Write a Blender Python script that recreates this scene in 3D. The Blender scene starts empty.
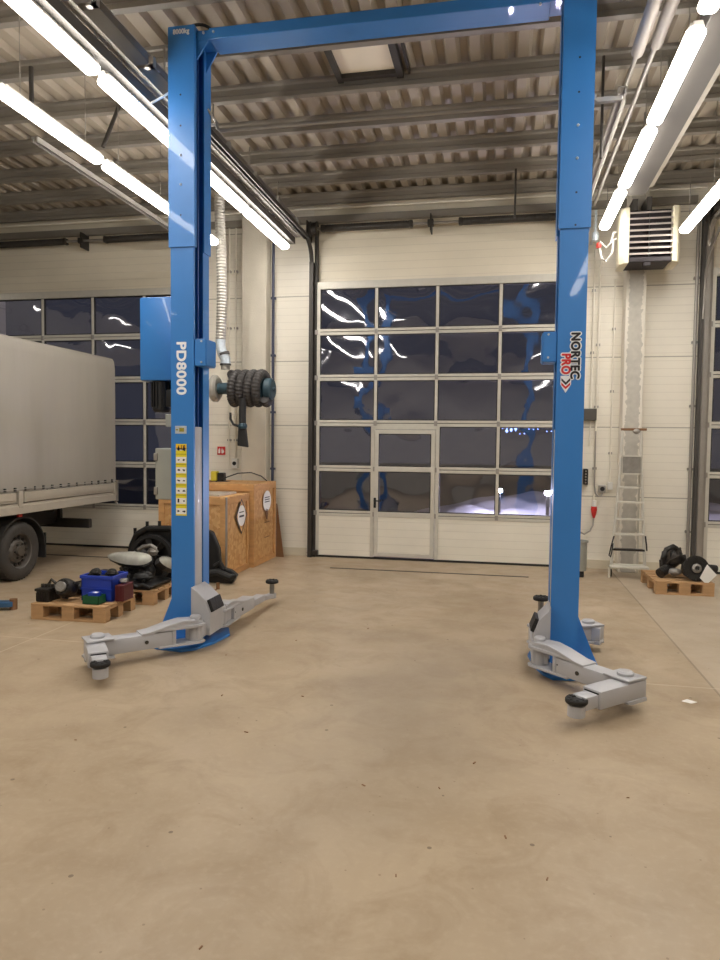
import bpy, bmesh, math, random
from mathutils import Vector, Matrix
random.seed(7)
PI = math.pi
SC = bpy.context.scene
COL = SC.collection
sin, cos = math.sin, math.cos

# ---------------------------------------------------------------- materials
def lin(c):
    return tuple(((v/255.0)/12.92 if v/255.0 <= .04045 else ((v/255.0+.055)/1.055)**2.4) for v in c) + (1,)

def nt(name):
    m = bpy.data.materials.new(name); m.use_nodes = True
    n = m.node_tree; n.nodes.clear()
    return m, n.nodes, n.links

def mat(name, rgb, rough=.5, metal=0., var=.08, scale=6., bump=0., bscale=60., emis=None, stretch=(1, 1, 1), rgb2=None, coat=0.):
    m, N, L = nt(name)
    out = N.new('ShaderNodeOutputMaterial'); b = N.new('ShaderNodeBsdfPrincipled')
    L.new(b.outputs[0], out.inputs[0])
    tc = N.new('ShaderNodeTexCoord'); mp = N.new('ShaderNodeMapping'); mp.inputs['Scale'].default_value = stretch
    L.new(tc.outputs['Object'], mp.inputs[0])
    nz = N.new('ShaderNodeTexNoise'); nz.inputs['Scale'].default_value = scale; nz.inputs['Detail'].default_value = 5
    L.new(mp.outputs[0], nz.inputs['Vector'])
    mx = N.new('ShaderNodeMix'); mx.data_type = 'RGBA'
    c = lin(rgb)
    if rgb2 is None:
        mx.inputs[6].default_value = tuple(max(0, v*(1-var*2)) for v in c[:3])+(1,)
        mx.inputs[7].default_value = tuple(min(1, v*(1+var*2)) for v in c[:3])+(1,)
    else:
        mx.inputs[6].default_value = c; mx.inputs[7].default_value = lin(rgb2)
    L.new(nz.outputs['Fac'], mx.inputs[0]); L.new(mx.outputs[2], b.inputs['Base Color'])
    b.inputs['Roughness'].default_value = rough; b.inputs['Metallic'].default_value = metal
    b.inputs['Coat Weight'].default_value = coat
    if bump:
        n2 = N.new('ShaderNodeTexNoise'); n2.inputs['Scale'].default_value = bscale; n2.inputs['Detail'].default_value = 3
        L.new(mp.outputs[0], n2.inputs['Vector'])
        bp = N.new('ShaderNodeBump'); bp.inputs['Strength'].default_value = bump; bp.inputs['Distance'].default_value = .02
        L.new(n2.outputs['Fac'], bp.inputs['Height']); L.new(bp.outputs[0], b.inputs['Normal'])
    if emis:
        b.inputs['Emission Color'].default_value = lin(emis[0]); b.inputs['Emission Strength'].default_value = emis[1]
    return m

def math_node(N, L, op, a, b=None, c=None):
    n = N.new('ShaderNodeMath'); n.operation = op
    for i, v in enumerate((a, b, c)):
        if v is None: continue
        if isinstance(v, (int, float)): n.inputs[i].default_value = v
        else: L.new(v, n.inputs[i])
    return n.outputs[0]

def mixc(N, L, fac, a, b):
    n = N.new('ShaderNodeMix'); n.data_type = 'RGBA'
    if isinstance(fac, (int, float)): n.inputs[0].default_value = fac
    else: L.new(fac, n.inputs[0])
    for i, v in ((6, a), (7, b)):
        if isinstance(v, tuple): n.inputs[i].default_value = v
        else: L.new(v, n.inputs[i])
    return n.outputs[2]

def floor_mat():
    m, N, L = nt('floor_concrete')
    out = N.new('ShaderNodeOutputMaterial'); b = N.new('ShaderNodeBsdfPrincipled'); L.new(b.outputs[0], out.inputs[0])
    g = N.new('ShaderNodeNewGeometry'); pos = g.outputs['Position']
    sp = N.new('ShaderNodeSeparateXYZ'); L.new(pos, sp.inputs[0]); X, Y = sp.outputs[0], sp.outputs[1]
    def noise(s, d=6, dist=0., r=.55):
        n = N.new('ShaderNodeTexNoise'); n.inputs['Scale'].default_value = s; n.inputs['Detail'].default_value = d
        n.inputs['Distortion'].default_value = dist; n.inputs['Roughness'].default_value = r
        L.new(pos, n.inputs['Vector']); return n.outputs['Fac']
    def ramp(v, lo, hi):
        n = N.new('ShaderNodeMapRange'); n.inputs[1].default_value = lo; n.inputs[2].default_value = hi; L.new(v, n.inputs[0]); return n.outputs[0]
    base = mixc(N, L, ramp(noise(.8, 7, .6), .32, .68), lin((158, 139, 114)), lin((182, 164, 139)))
    base = mixc(N, L, math_node(N, L, 'MULTIPLY', ramp(noise(2.7, 8, 1.2, .65), .46, .72), .55), base, lin((143, 121, 94)))
    base = mixc(N, L, math_node(N, L, 'MULTIPLY', ramp(noise(28, 4, 0, .6), .5, .8), .25), base, lin((193, 175, 150)))
    # dark worn patch in the middle of the bay
    dx = math_node(N, L, 'DIVIDE', math_node(N, L, 'SUBTRACT', X, -.55), .75); dy = math_node(N, L, 'DIVIDE', math_node(N, L, 'SUBTRACT', Y, 4.4), 1.9)
    d = math_node(N, L, 'SQRT', math_node(N, L, 'ADD', math_node(N, L, 'MULTIPLY', dx, dx), math_node(N, L, 'MULTIPLY', dy, dy)))
    patch = math_node(N, L, 'MULTIPLY', ramp(math_node(N, L, 'ADD', d, noise(1.6, 5)), 1.55, .75), .42)
    base = mixc(N, L, patch, base, lin((146, 134, 120)))
    # right hand slab is a different pour
    right = math_node(N, L, 'GREATER_THAN', X, 1.42)
    base = mixc(N, L, math_node(N, L, 'MULTIPLY', right, .5), base, lin((188, 175, 156)))
    def line(v, at, w):
        return math_node(N, L, 'LESS_THAN', math_node(N, L, 'ABSOLUTE', math_node(N, L, 'SUBTRACT', v, at)), w)
    behind = math_node(N, L, 'GREATER_THAN', Y, 4.3)
    base = mixc(N, L, math_node(N, L, 'MULTIPLY', line(X, 1.42, .008), .55), base, lin((110, 96, 80)))
    ll = math_node(N, L, 'MAXIMUM', math_node(N, L, 'MULTIPLY', line(X, -3.68, .008), behind),
                   math_node(N, L, 'MULTIPLY', line(Y, 4.96, .008), math_node(N, L, 'MAXIMUM', math_node(N, L, 'GREATER_THAN', X, .9), math_node(N, L, 'LESS_THAN', X, -2.95))))
    base = mixc(N, L, math_node(N, L, 'MULTIPLY', ll, .45), base, lin((205, 192, 168)))
    # dark specks of dirt
    v = N.new('ShaderNodeTexVoronoi'); v.inputs['Scale'].default_value = 5.5; L.new(pos, v.inputs['Vector'])
    sepc = N.new('ShaderNodeSeparateColor'); L.new(v.outputs['Color'], sepc.inputs[0])
    spk = math_node(N, L, 'MULTIPLY', math_node(N, L, 'LESS_THAN', v.outputs['Distance'], .055), math_node(N, L, 'GREATER_THAN', sepc.outputs[0], .5))
    base = mixc(N, L, math_node(N, L, 'MULTIPLY', spk, .7), base, lin((92, 76, 60)))
    v2 = N.new('ShaderNodeTexVoronoi'); v2.inputs['Scale'].default_value = 14; L.new(pos, v2.inputs['Vector'])
    s2 = N.new('ShaderNodeSeparateColor'); L.new(v2.outputs['Color'], s2.inputs[0])
    spk2 = math_node(N, L, 'MULTIPLY', math_node(N, L, 'LESS_THAN', v2.outputs['Distance'], .07), math_node(N, L, 'GREATER_THAN', s2.outputs[1], .62))
    base = mixc(N, L, math_node(N, L, 'MULTIPLY', spk2, .5), base, lin((110, 90, 70)))
    L.new(base, b.inputs['Base Color'])
    L.new(ramp(noise(3, 5), -.3, 1.6), b.inputs['Roughness'])
    b.inputs['Specular IOR Level'].default_value = .35
    bp = N.new('ShaderNodeBump'); bp.inputs['Strength'].default_value = .12; bp.inputs['Distance'].default_value = .01
    L.new(noise(9, 6), bp.inputs['Height']); L.new(bp.outputs[0], b.inputs['Normal'])
    return m

def panel_mat(name, rgb, joint=.905, z0=.035, micro=.1, rough=.45):
    """sandwich panel: fine horizontal grooves and a darker joint at every panel edge"""
    m, N, L = nt(name)
    out = N.new('ShaderNodeOutputMaterial'); b = N.new('ShaderNodeBsdfPrincipled'); L.new(b.outputs[0], out.inputs[0])
    g = N.new('ShaderNodeNewGeometry'); sp = N.new('ShaderNodeSeparateXYZ'); L.new(g.outputs['Position'], sp.inputs[0])
    Z = sp.outputs[2]
    def near(period, w, off=0.):
        f = math_node(N, L, 'FRACT', math_node(N, L, 'DIVIDE', math_node(N, L, 'SUBTRACT', Z, off), period))
        return math_node(N, L, 'LESS_THAN', f, w/period)
    nz = N.new('ShaderNodeTexNoise'); nz.inputs['Scale'].default_value = 1.7; nz.inputs['Detail'].default_value = 6
    L.new(g.outputs['Position'], nz.inputs['Vector'])
    c = lin(rgb)
    base = mixc(N, L, nz.outputs['Fac'], tuple(v*.88 for v in c[:3])+(1,), tuple(min(1, v*1.08) for v in c[:3])+(1,))
    mi = near(micro, .008)
    base = mixc(N, L, math_node(N, L, 'MULTIPLY', mi, .14), base, lin((120, 108, 92)))
    h = math_node(N, L, 'MULTIPLY', mi, -.3)
    if joint:
        jo = near(joint, .014, z0)
        base = mixc(N, L, math_node(N, L, 'MULTIPLY', jo, .55), base, lin((105, 96, 84)))
        h = math_node(N, L, 'SUBTRACT', h, jo)
    L.new(base, b.inputs['Base Color']); b.inputs['Roughness'].default_value = rough
    bp = N.new('ShaderNodeBump'); bp.inputs['Strength'].default_value = .5; bp.inputs['Distance'].default_value = .01
    L.new(h, bp.inputs['Height']); L.new(bp.outputs[0], b.inputs['Normal'])
    return m

def glass_mat():
    m, N, L = nt('acrylic_pane')
    out = N.new('ShaderNodeOutputMaterial')
    tr = N.new('ShaderNodeBsdfTransparent'); tr.inputs[0].default_value = (.5, .5, .53, 1)
    gl = N.new('ShaderNodeBsdfGlossy'); gl.inputs['Roughness'].default_value = .045; gl.inputs[0].default_value = (.95, .95, 1, 1)
    g = N.new('ShaderNodeNewGeometry')
    mp = N.new('ShaderNodeMapping'); mp.inputs['Scale'].default_value = (1, 1, 1); L.new(g.outputs['Position'], mp.inputs[0])
    nz = N.new('ShaderNodeTexNoise'); nz.inputs['Scale'].default_value = 1.9; nz.inputs['Detail'].default_value = 1.; nz.inputs['Distortion'].default_value = .3
    L.new(mp.outputs[0], nz.inputs['Vector'])
    bp = N.new('ShaderNodeBump'); bp.inputs['Strength'].default_value = .45; bp.inputs['Distance'].default_value = .025
    L.new(nz.outputs['Fac'], bp.inputs['Height']); L.new(bp.outputs[0], gl.inputs['Normal'])
    fr = N.new('ShaderNodeFresnel'); fr.inputs[0].default_value = 1.6
    f = math_node(N, L, 'ADD', math_node(N, L, 'MULTIPLY', fr.outputs[0], 2.2), .09)
    mx = N.new('ShaderNodeMixShader'); L.new(f, mx.inputs[0]); L.new(tr.outputs[0], mx.inputs[1]); L.new(gl.outputs[0], mx.inputs[2])
    L.new(mx.outputs[0], out.inputs[0])
    return m

def emit(name, rgb, s):
    m, N, L = nt(name)
    out = N.new('ShaderNodeOutputMaterial'); e = N.new('ShaderNodeEmission'); e.inputs[0].default_value = lin(rgb); e.inputs[1].default_value = s
    L.new(e.outputs[0], out.inputs[0]); return m

def osb_mat():
    m, N, L = nt('osb_board')
    out = N.new('ShaderNodeOutputMaterial'); b = N.new('ShaderNodeBsdfPrincipled'); L.new(b.outputs[0], out.inputs[0])
    tc = N.new('ShaderNodeTexCoord')
    v = N.new('ShaderNodeTexVoronoi'); v.inputs['Scale'].default_value = 24; L.new(tc.outputs['Object'], v.inputs['Vector'])
    s = N.new('ShaderNodeSeparateColor'); L.new(v.outputs['Color'], s.inputs[0])
    n = N.new('ShaderNodeTexNoise'); n.inputs['Scale'].default_value = 3; n.inputs['Detail'].default_value = 6; L.new(tc.outputs['Object'], n.inputs['Vector'])
    a = mixc(N, L, s.outputs[0], lin((188, 138, 84)), lin((222, 182, 128)))
    a = mixc(N, L, math_node(N, L, 'MULTIPLY', n.outputs['Fac'], .6), a, lin((198, 146, 88)))
    L.new(a, b.inputs['Base Color']); b.inputs['Roughness'].default_value = .7
    return m

def plaster_col_mat():
    """concrete column with a ragged band of worn white paint at both edges"""
    m, N, L = nt('painted_column')
    out = N.new('ShaderNodeOutputMaterial'); b = N.new('ShaderNodeBsdfPrincipled'); L.new(b.outputs[0], out.inputs[0])
    g = N.new('ShaderNodeNewGeometry'); sp = N.new('ShaderNodeSeparateXYZ'); L.new(g.outputs['Position'], sp.inputs[0])
    n = N.new('ShaderNodeTexNoise'); n.inputs['Scale'].default_value = 14; n.inputs['Detail'].default_value = 6; L.new(g.outputs['Position'], n.inputs['Vector'])
    d = math_node(N, L, 'ABSOLUTE', math_node(N, L, 'SUBTRACT', sp.outputs[0], 1.61))
    d = math_node(N, L, 'ADD', d, math_node(N, L, 'MULTIPLY', math_node(N, L, 'SUBTRACT', n.outputs['Fac'], .5), .12))
    w = math_node(N, L, 'GREATER_THAN', d, .082)
    a = mixc(N, L, n.outputs['Fac'], lin((168, 164, 155)), lin((206, 201, 190)))
    a = mixc(N, L, w, a, lin((222, 216, 204)))
    L.new(a, b.inputs['Base Color']); b.inputs['Roughness'].default_value = .7
    return m

M = {}
M['floor'] = floor_mat()
M['wall'] = panel_mat('wall_panel', (238, 232, 218))
M['lintel'] = panel_mat('lintel_panel', (232, 223, 203), joint=0, micro=.105)
M['doorpanel'] = panel_mat('door_panel', (236, 231, 217), joint=0, micro=.105)
M['glass'] = glass_mat()
M['osb'] = osb_mat()
M['column'] = plaster_col_mat()
M['concrete'] = mat('column_concrete', (206, 199, 184), .8, var=.06, scale=4, bump=.15)
M['deck'] = mat('roof_deck', (166, 155, 139), .6, var=.07, scale=1.5)
M['steel'] = mat('purlin_steel', (140, 134, 125), .5, .2, var=.08, scale=3)
M['darksteel'] = mat('dark_steel', (62, 58, 54), .5, .3, var=.1)
M['galv'] = mat('galvanised', (160, 155, 148), .4, .5, var=.08, scale=9)
M['alu'] = mat('aluminium', (205, 201, 190), .4, .15, var=.05, scale=12)
M['gasket'] = mat('black_gasket', (34, 32, 32), .6)
M['blue'] = mat('lift_blue', (50, 124, 200), .4, 0, var=.04, scale=2, bump=.03, bscale=9, coat=.25)
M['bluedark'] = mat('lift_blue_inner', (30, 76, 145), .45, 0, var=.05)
M['grey'] = mat('arm_grey', (178, 178, 182), .42, 0, var=.05, scale=4, coat=.1)
M['rubber'] = mat('black_rubber', (30, 29, 29), .7, var=.15, bump=.2, bscale=40)
M['black'] = mat('black_plastic', (24, 24, 25), .45, var=.15)
M['greasy'] = mat('greasy_iron', (44, 42, 40), .42, .4, var=.35, scale=14, bump=.4, bscale=30)
M['castalu'] = mat('cast_aluminium', (150, 146, 140), .45, .6, var=.2, scale=14, bump=.3)
M['white'] = mat('white_paint', (232, 230, 224), .5, var=.02)
M['letter'] = mat('white_letter', (240, 243, 248), .5, var=.01)
M['letterk'] = mat('black_letter', (28, 26, 34), .5, var=.01)
M['letterr'] = mat('red_letter', (206, 48, 52), .5, var=.01)
M['yellow'] = mat('yellow_sticker', (226, 212, 44), .5, var=.03)
M['orange'] = mat('orange_sticker', (236, 184, 40), .5, var=.03)
M['olive'] = mat('olive_line', (150, 140, 30), .5, var=.03)
M['plate'] = mat('silver_plate', (190, 200, 208), .35, .3, var=.12, scale=40)
M['tarp'] = mat('grey_tarpaulin', (148, 142, 133), .6, var=.05, scale=2, bump=.35, bscale=2.2, stretch=(1, 2.2, .35))
M['board'] = mat('drop_side_alu', (190, 182, 168), .4, .3, var=.06)
M['chassis'] = mat('chassis_black', (42, 40, 38), .55, .1, var=.2)
M['tyre'] = mat('tyre_rubber', (58, 54, 50), .8, var=.12, bump=.2, bscale=30)
M['rim'] = mat('steel_rim', (96, 90, 84), .45, .4, var=.12)
M['redlens'] = mat('red_lens', (190, 60, 50), .3)
M['wood'] = mat('pallet_wood', (184, 146, 104), .75, var=.14, scale=5, bump=.2, stretch=(1, 1, 6))
M['wood2'] = mat('crate_batten', (200, 152, 98), .7, var=.14, scale=6, stretch=(1, 1, 4))
M['bluebox'] = mat('blue_plastic', (34, 62, 168), .4, var=.06)
M['greenbox'] = mat('green_plastic', (22, 84, 52), .45, var=.1)
M['redbox'] = mat('dark_red_plastic', (84, 26, 32), .5, var=.1)
M['paper'] = mat('paper', (236, 234, 230), .8, var=.01)
M['cream'] = mat('cream_plastic', (236, 229, 204), .4, var=.02)
M['louver'] = mat('louver_metal', (168, 158, 152), .35, .4, var=.05)
M['heaterdark'] = mat('heater_casing', (44, 38, 42), .5, .2, var=.06)
M['hose'] = mat('ribbed_hose', (60, 57, 56), .6, var=.12)
M['duct'] = mat('foil_duct', (172, 168, 160), .4, .3, var=.08, scale=20)
M['teal'] = mat('teal_disc', (44, 70, 82), .5, var=.08)
M['redsign'] = mat('red_sign', (200, 44, 40), .5, var=.01)
M['pipewrap'] = mat('pipe_insulation', (168, 160, 152), .55, .1, var=.06, scale=5)
M['conduit'] = mat('white_conduit', (230, 224, 210), .5, var=.04)
M['darkpipe'] = mat('dark_blue_pipe', (58, 62, 84), .5, .1, var=.06)
M['tray'] = mat('tray_steel', (84, 80, 76), .5, .25, var=.06, scale=3)
M['lamp'] = emit('lamp_diffuser', (255, 249, 240), 15.)
M['lampshell'] = mat('lamp_shell', (205, 200, 192), .5, var=.02)
M['brown'] = mat('brown_board', (124, 88, 56), .7, var=.1)
M['snow'] = mat('snow', (210, 210, 222), .8, var=.08, scale=3, bump=.5, bscale=6)
M['asphalt'] = mat('wet_asphalt', (60, 60, 66), .5, var=.2, scale=3)
M['headglass'] = mat('headlamp_lens', (225, 221, 210), .25, .05, var=.2, scale=10, coat=.6)
M['yellowtool'] = mat('yellow_tool', (206, 190, 60), .5, var=.05)
M['greenbin'] = mat('grey_bin', (158, 160, 152), .45, .1, var=.05)
M['led'] = emit('white_lamp_head', (235, 228, 255), 1000.)
M['led2'] = emit('blue_string_light', (120, 150, 255), 6.)
M['skylight'] = mat('hatch_cover', (240, 230, 210), .6, var=.03)
M['plinth'] = mat('plinth', (212, 202, 180), .7, var=.05)
M['bluearm'] = mat('faded_blue_paint', (40, 82, 120), .5, var=.15)
M['vanwhite'] = mat('van_paint', (205, 203, 198), .3, var=.02, coat=.4)
M['wind'] = mat('windscreen', (30, 34, 38), .08, 0)

# ---------------------------------------------------------------- mesh building
class B:
    def __init__(s): s.bm = bmesh.new()
    def _add(s, bm2, mtx=None):
        if mtx is not None: bm2.transform(mtx)
        me = bpy.data.meshes.new('tmp'); bm2.to_mesh(me); bm2.free(); s.bm.from_mesh(me); bpy.data.meshes.remove(me); return s
    def box(s, x0, x1, y0, y1, z0, z1, bev=0., mtx=None):
        b = bmesh.new(); bmesh.ops.create_cube(b, size=1)
        b.transform(Matrix.Translation(((x0+x1)/2, (y0+y1)/2, (z0+z1)/2)) @ Matrix.Diagonal((abs(x1-x0), abs(y1-y0), abs(z1-z0), 1)))
        if bev: bmesh.ops.bevel(b, geom=b.edges[:], offset=bev, segments=2, affect='EDGES', profile=.5)
        return s._add(b, mtx)
    def prism(s, pts, a, b_, axis='y', bev=0., mtx=None):
        """polygon pts extruded from a to b_ along axis; pts are the two other coordinates in x,y,z order"""
        b = bmesh.new()
        def P(p, t):
            return {'x': (t, p[0], p[1]), 'y': (p[0], t, p[1]), 'z': (p[0], p[1], t)}[axis]
        v0 = [b.verts.new(P(p, a)) for p in pts]; v1 = [b.verts.new(P(p, b_)) for p in pts]
        n = len(pts); b.faces.new(v0); b.faces.new(v1[::-1])
        for i in range(n): b.faces.new((v0[i], v1[i], v1[(i+1) % n], v0[(i+1) % n]))
        bmesh.ops.recalc_face_normals(b, faces=b.faces[:])
        if bev: bmesh.ops.bevel(b, geom=b.edges[:], offset=bev, segments=2, affect='EDGES', profile=.5)
        return s._add(b, mtx)
    def lathe(s, prof, n=24, mtx=None, org=(0, 0, 0), axis='z', close=False):
        """prof: list of (r, h); axis of revolution through org"""
        b = bmesh.new(); rings = []
        for r, h in prof:
            ring = []
            for k in range(n):
                a = 2*PI*k/n; ring.append(b.verts.new((max(r, 1e-5)*cos(a), max(r, 1e-5)*sin(a), h)))
            rings.append(ring)
        for i in range(len(rings)-1):
            for k in range(n):
                b.faces.new((rings[i][k], rings[i][(k+1) % n], rings[i+1][(k+1) % n], rings[i+1][k]))
        if close:
            for k in range(n): b.faces.new((rings[-1][k], rings[-1][(k+1) % n], rings[0][(k+1) % n], rings[0][k]))
        bmesh.ops.remove_doubles(b, verts=b.verts[:], dist=1e-4)
        bmesh.ops.recalc_face_normals(b, faces=b.faces[:])
        R = {'z': Matrix.Identity(4), 'x': Matrix.Rotation(PI/2, 4, 'Y'), 'y': Matrix.Rotation(-PI/2, 4, 'X')}[axis]
        b.transform(Matrix.Translation(org) @ R)
        return s._add(b, mtx)
    def cyl(s, p0, p1, r, n=16, r1=None, mtx=None):
        p0, p1 = Vector(p0), Vector(p1); d = p1-p0
        R = d.to_track_quat('Z', 'Y').to_matrix().to_4x4(); l = d.length; r1 = r if r1 is None else r1
        m2 = Matrix.Translation(p0) @ R
        if mtx is not None: m2 = mtx @ m2
        return s.lathe([(0, 0), (r, 0), (r1, l), (0, l)], n, m2)
    def tube(s, pts, r, n=10, mtx=None, ribs=0, amp=0.):
        pts = [Vector(p) for p in pts]
        b = bmesh.new(); rings = []; up = None
        for i, p in enumerate(pts):
            t = (pts[min(i+1, len(pts)-1)]-pts[max(i-1, 0)]).normalized()
            if up is None: up = Vector((0, 0, 1)) if abs(t.z) < .9 else Vector((1, 0, 0))
            u = t.cross(up).normalized(); up = u.cross(t).normalized()
            rr = r*(1+(amp if (ribs and i % 2) else 0))
            rings.append([b.verts.new(p+(u*cos(2*PI*k/n)+up*sin(2*PI*k/n))*rr) for k in range(n)])
        for i in range(len(rings)-1):
            for k in range(n): b.faces.new((rings[i][k], rings[i][(k+1) % n], rings[i+1][(k+1) % n], rings[i+1][k]))
        b.faces.new(rings[0][::-1]); b.faces.new(rings[-1])
        bmesh.ops.recalc_face_normals(b, faces=b.faces[:])
        return s._add(b, mtx)
    def blob(s, c, r, sx=1, sy=1, sz=1, amp=.12, seed=0, sub=3, mtx=None):
        b = bmesh.new(); bmesh.ops.create_icosphere(b, subdivisions=sub, radius=1)
        rnd = random.Random(seed); ph = [(rnd.uniform(2, 5), rnd.uniform(0, 6), rnd.uniform(2, 5), rnd.uniform(0, 6)) for _ in range(3)]
        for v in b.verts:
            f = 1+amp*(sin(ph[0][0]*v.co.x+ph[0][1])*sin(ph[1][0]*v.co.y+ph[1][1])+.6*sin(ph[2][0]*2*v.co.z+ph[2][1]))
            v.co = Vector((v.co.x*sx, v.co.y*sy, v.co.z*sz))*f*r
        b.transform(Matrix.Translation(c)); return s._add(b, mtx)
    def quad(s, pts):
        vs = [s.bm.verts.new(p) for p in pts]; s.bm.faces.new(vs); return s
    def make(s, name, m, parent=None, smooth=False, ang=35):
        me = bpy.data.meshes.new(name)
        off = wloc(parent) if parent else Vector((0, 0, 0))
        s.bm.transform(Matrix.Translation(-off))
        s.bm.to_mesh(me); s.bm.free()
        me.materials.append(M[m] if isinstance(m, str) else m)
        o = bpy.data.objects.new(name, me); COL.objects.link(o)
        if parent: o.parent = parent
        if smooth:
            me.polygons.foreach_set('use_smooth', [True]*len(me.polygons))
            me.set_sharp_from_angle(angle=math.radians(ang))
        return o

def islands(b):
    """split a builder into builders, one per cluster of touching pieces"""
    bm = b.bm; bm.verts.ensure_lookup_table(); seen = set(); comps = []
    for v in bm.verts:
        if v.index in seen: continue
        st = [v]; seen.add(v.index); comp = []
        while st:
            a = st.pop(); comp.append(a)
            for e in a.link_edges:
                c = e.other_vert(a)
                if c.index not in seen: seen.add(c.index); st.append(c)
        lo = [min(p.co[i] for p in comp)-.002 for i in range(3)]; hi = [max(p.co[i] for p in comp)+.002 for i in range(3)]
        comps.append([set(p.index for p in comp), lo, hi])
    done = False
    while not done:
        done = True
        for i in range(len(comps)):
            for j in range(i+1, len(comps)):
                a, c = comps[i], comps[j]
                if all(a[1][k] <= c[2][k] and c[1][k] <= a[2][k] for k in range(3)):
                    comps[i] = [a[0] | c[0], [min(a[1][k], c[1][k]) for k in range(3)], [max(a[2][k], c[2][k]) for k in range(3)]]
                    comps.pop(j); done = False; break
            if not done: break
    out = []
    for ids, lo, hi in comps:
        q = B(); q.bm.free(); q.bm = bm.copy(); q.bm.verts.ensure_lookup_table()
        bmesh.ops.delete(q.bm, geom=[v for v in q.bm.verts if v.index not in ids], context='VERTS'); out.append(q)
    return out
def make_each(b, name, m, parent=None, smooth=False, ang=35):
    b.bm.verts.index_update(); r = [q.make(name, m, parent, smooth, ang) for q in islands(b)]; b.bm.free(); return r

def wloc(o):
    v = Vector((0, 0, 0))
    while o is not None: v += o.location; o = o.parent
    return v

def thing(name, label, cat, loc=(0, 0, 0), group=None):
    o = bpy.data.objects.new(name, None); COL.objects.link(o); o.location = loc; o.empty_display_size = .1
    return tag(o, label, cat, group)
def tag(o, label, cat, group=None):
    o['label'] = label; o['category'] = cat
    if group: o['group'] = group
    return o
def structure(o):
    o['kind'] = 'structure'; return o
def lab(o, l): o['label'] = l; return o
def dup(o, parent=None):
    c = o.copy(); COL.objects.link(c)
    if parent: c.parent = parent
    for ch in list(o.children): dup(ch, c)
    return c

FONT = None
def text(name, s, size, m, parent, org, xd, yd, offset=0., depth=.002, lift=0., sx=1., align='LEFT'):
    cu = bpy.data.curves.new('t', 'FONT'); cu.body = s; cu.size = size; cu.space_character = 1.06; cu.extrude = depth/2; cu.align_x = align
    ob = bpy.data.objects.new('t', cu); COL.objects.link(ob)
    dg = bpy.context.evaluated_depsgraph_get(); me = bpy.data.meshes.new_from_object(ob.evaluated_get(dg))
    bpy.data.objects.remove(ob); bpy.data.curves.remove(cu)
    xd, yd = Vector(xd), Vector(yd); zd = xd.cross(yd)
    mt = Matrix((( xd.x*sx, yd.x, zd.x, 0), (xd.y*sx, yd.y, zd.y, 0), (xd.z*sx, yd.z, zd.z, 0), (0, 0, 0, 1)))
    me.transform(Matrix.Translation(Vector(org)+zd*lift) @ mt)
    b = B(); n_ = 12 if offset > .006 else (8 if offset else 0)
    b.bm.from_mesh(me)
    for k in range(n_):                       # heavier strokes: the same outline repeated around itself
        dv = (xd*cos(2*PI*k/n_)+yd*sin(2*PI*k/n_))*offset+zd*(.00012*(k+1))
        me2 = me.copy(); me2.transform(Matrix.Translation(dv)); b.bm.from_mesh(me2); bpy.data.meshes.remove(me2)
    bpy.data.meshes.remove(me)
    return b.make(name, m, parent)

def arcpts(c, r, a0, a1, n, plane='xz'):
    out = []
    for i in range(n+1):
        a = a0+(a1-a0)*i/n; u, v = r*cos(a), r*sin(a)
        out.append({'xz': (c[0]+u, c[1], c[2]+v), 'yz': (c[0], c[1]+u, c[2]+v), 'xy': (c[0]+u, c[1]+v, c[2])}[plane])
    return out

# ================================================================ SETTING
D = 9.53
structure(B().box(-11, 8, -6.2, 9.9, -.2, 0).make('floor', 'floor'))
structure(B().box(-30, 30, 9.9, 60, -.25, -.03).make('ground_outside', 'asphalt'))

b = B()
for x0, x1 in ((-11, -7.72), (-4.26, -2.62), (.85, 2.46), (5.92, 8)): b.box(x0, x1, 9.6, 9.85, 0, 5.15)
structure(b.make('wall_back', 'wall'))
b = B()
for x0, x1 in ((-7.72, -4.26), (-2.62, .85), (2.46, 5.92)): b.box(x0, x1, 9.6, 9.85, 3.82, 5.15)
structure(b.make('wall_lintel', 'lintel'))
structure(B().box(-11.25, -11, -6.2, 9.9, 0, 5.15).make('wall_left', 'wall'))
structure(B().box(8, 8.25, -6.2, 9.9, 0, 5.15).make('wall_right', 'wall'))
structure(B().box(-11.25, 8.25, -6.45, -6.2, 0, 5.15).make('wall_front', 'wall'))
b = B()
for x0, x1 in ((-4.2, -2.7), (.9, 2.34)): b.box(x0, x1, 9.575, 9.6, 0, .11)
structure(b.make('baseboard_back', 'plinth'))
# concrete columns standing proud of the wall
structure(B().box(-3.61, -3.25, 9.4, 9.6, 0, 5.02, bev=.008).make('wall_column', 'concrete'))
structure(B().box(1.49, 1.73, 9.36, 9.6, 0, 5.02, bev=.008).make('wall_column', 'column'))

# corrugated roof deck: ridges run towards the door wall
b = bmesh.new(); per = .205; x = -11.2; prof = []
while x < 8.2:
    prof += [(x, 5.02), (x+.085, 5.02), (x+.115, 5.075), (x+.175, 5.075)]; x += per
prof.append((x, 5.02))
r0 = [b.verts.new((p[0], -6.2, p[1])) for p in prof]; r1 = [b.verts.new((p[0], 9.85, p[1])) for p in prof]
t0 = [b.verts.new((p[0], -6.2, p[1]+.05)) for p in prof]; t1 = [b.verts.new((p[0], 9.85, p[1]+.05)) for p in prof]
for i in range(len(prof)-1):
    b.faces.new((r0[i], r0[i+1], r1[i+1], r1[i])); b.faces.new((t0[i], t1[i], t1[i+1], t0[i+1]))
q = B(); q.bm.free(); q.bm = b
structure(q.make('ceiling', 'deck'))
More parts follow.
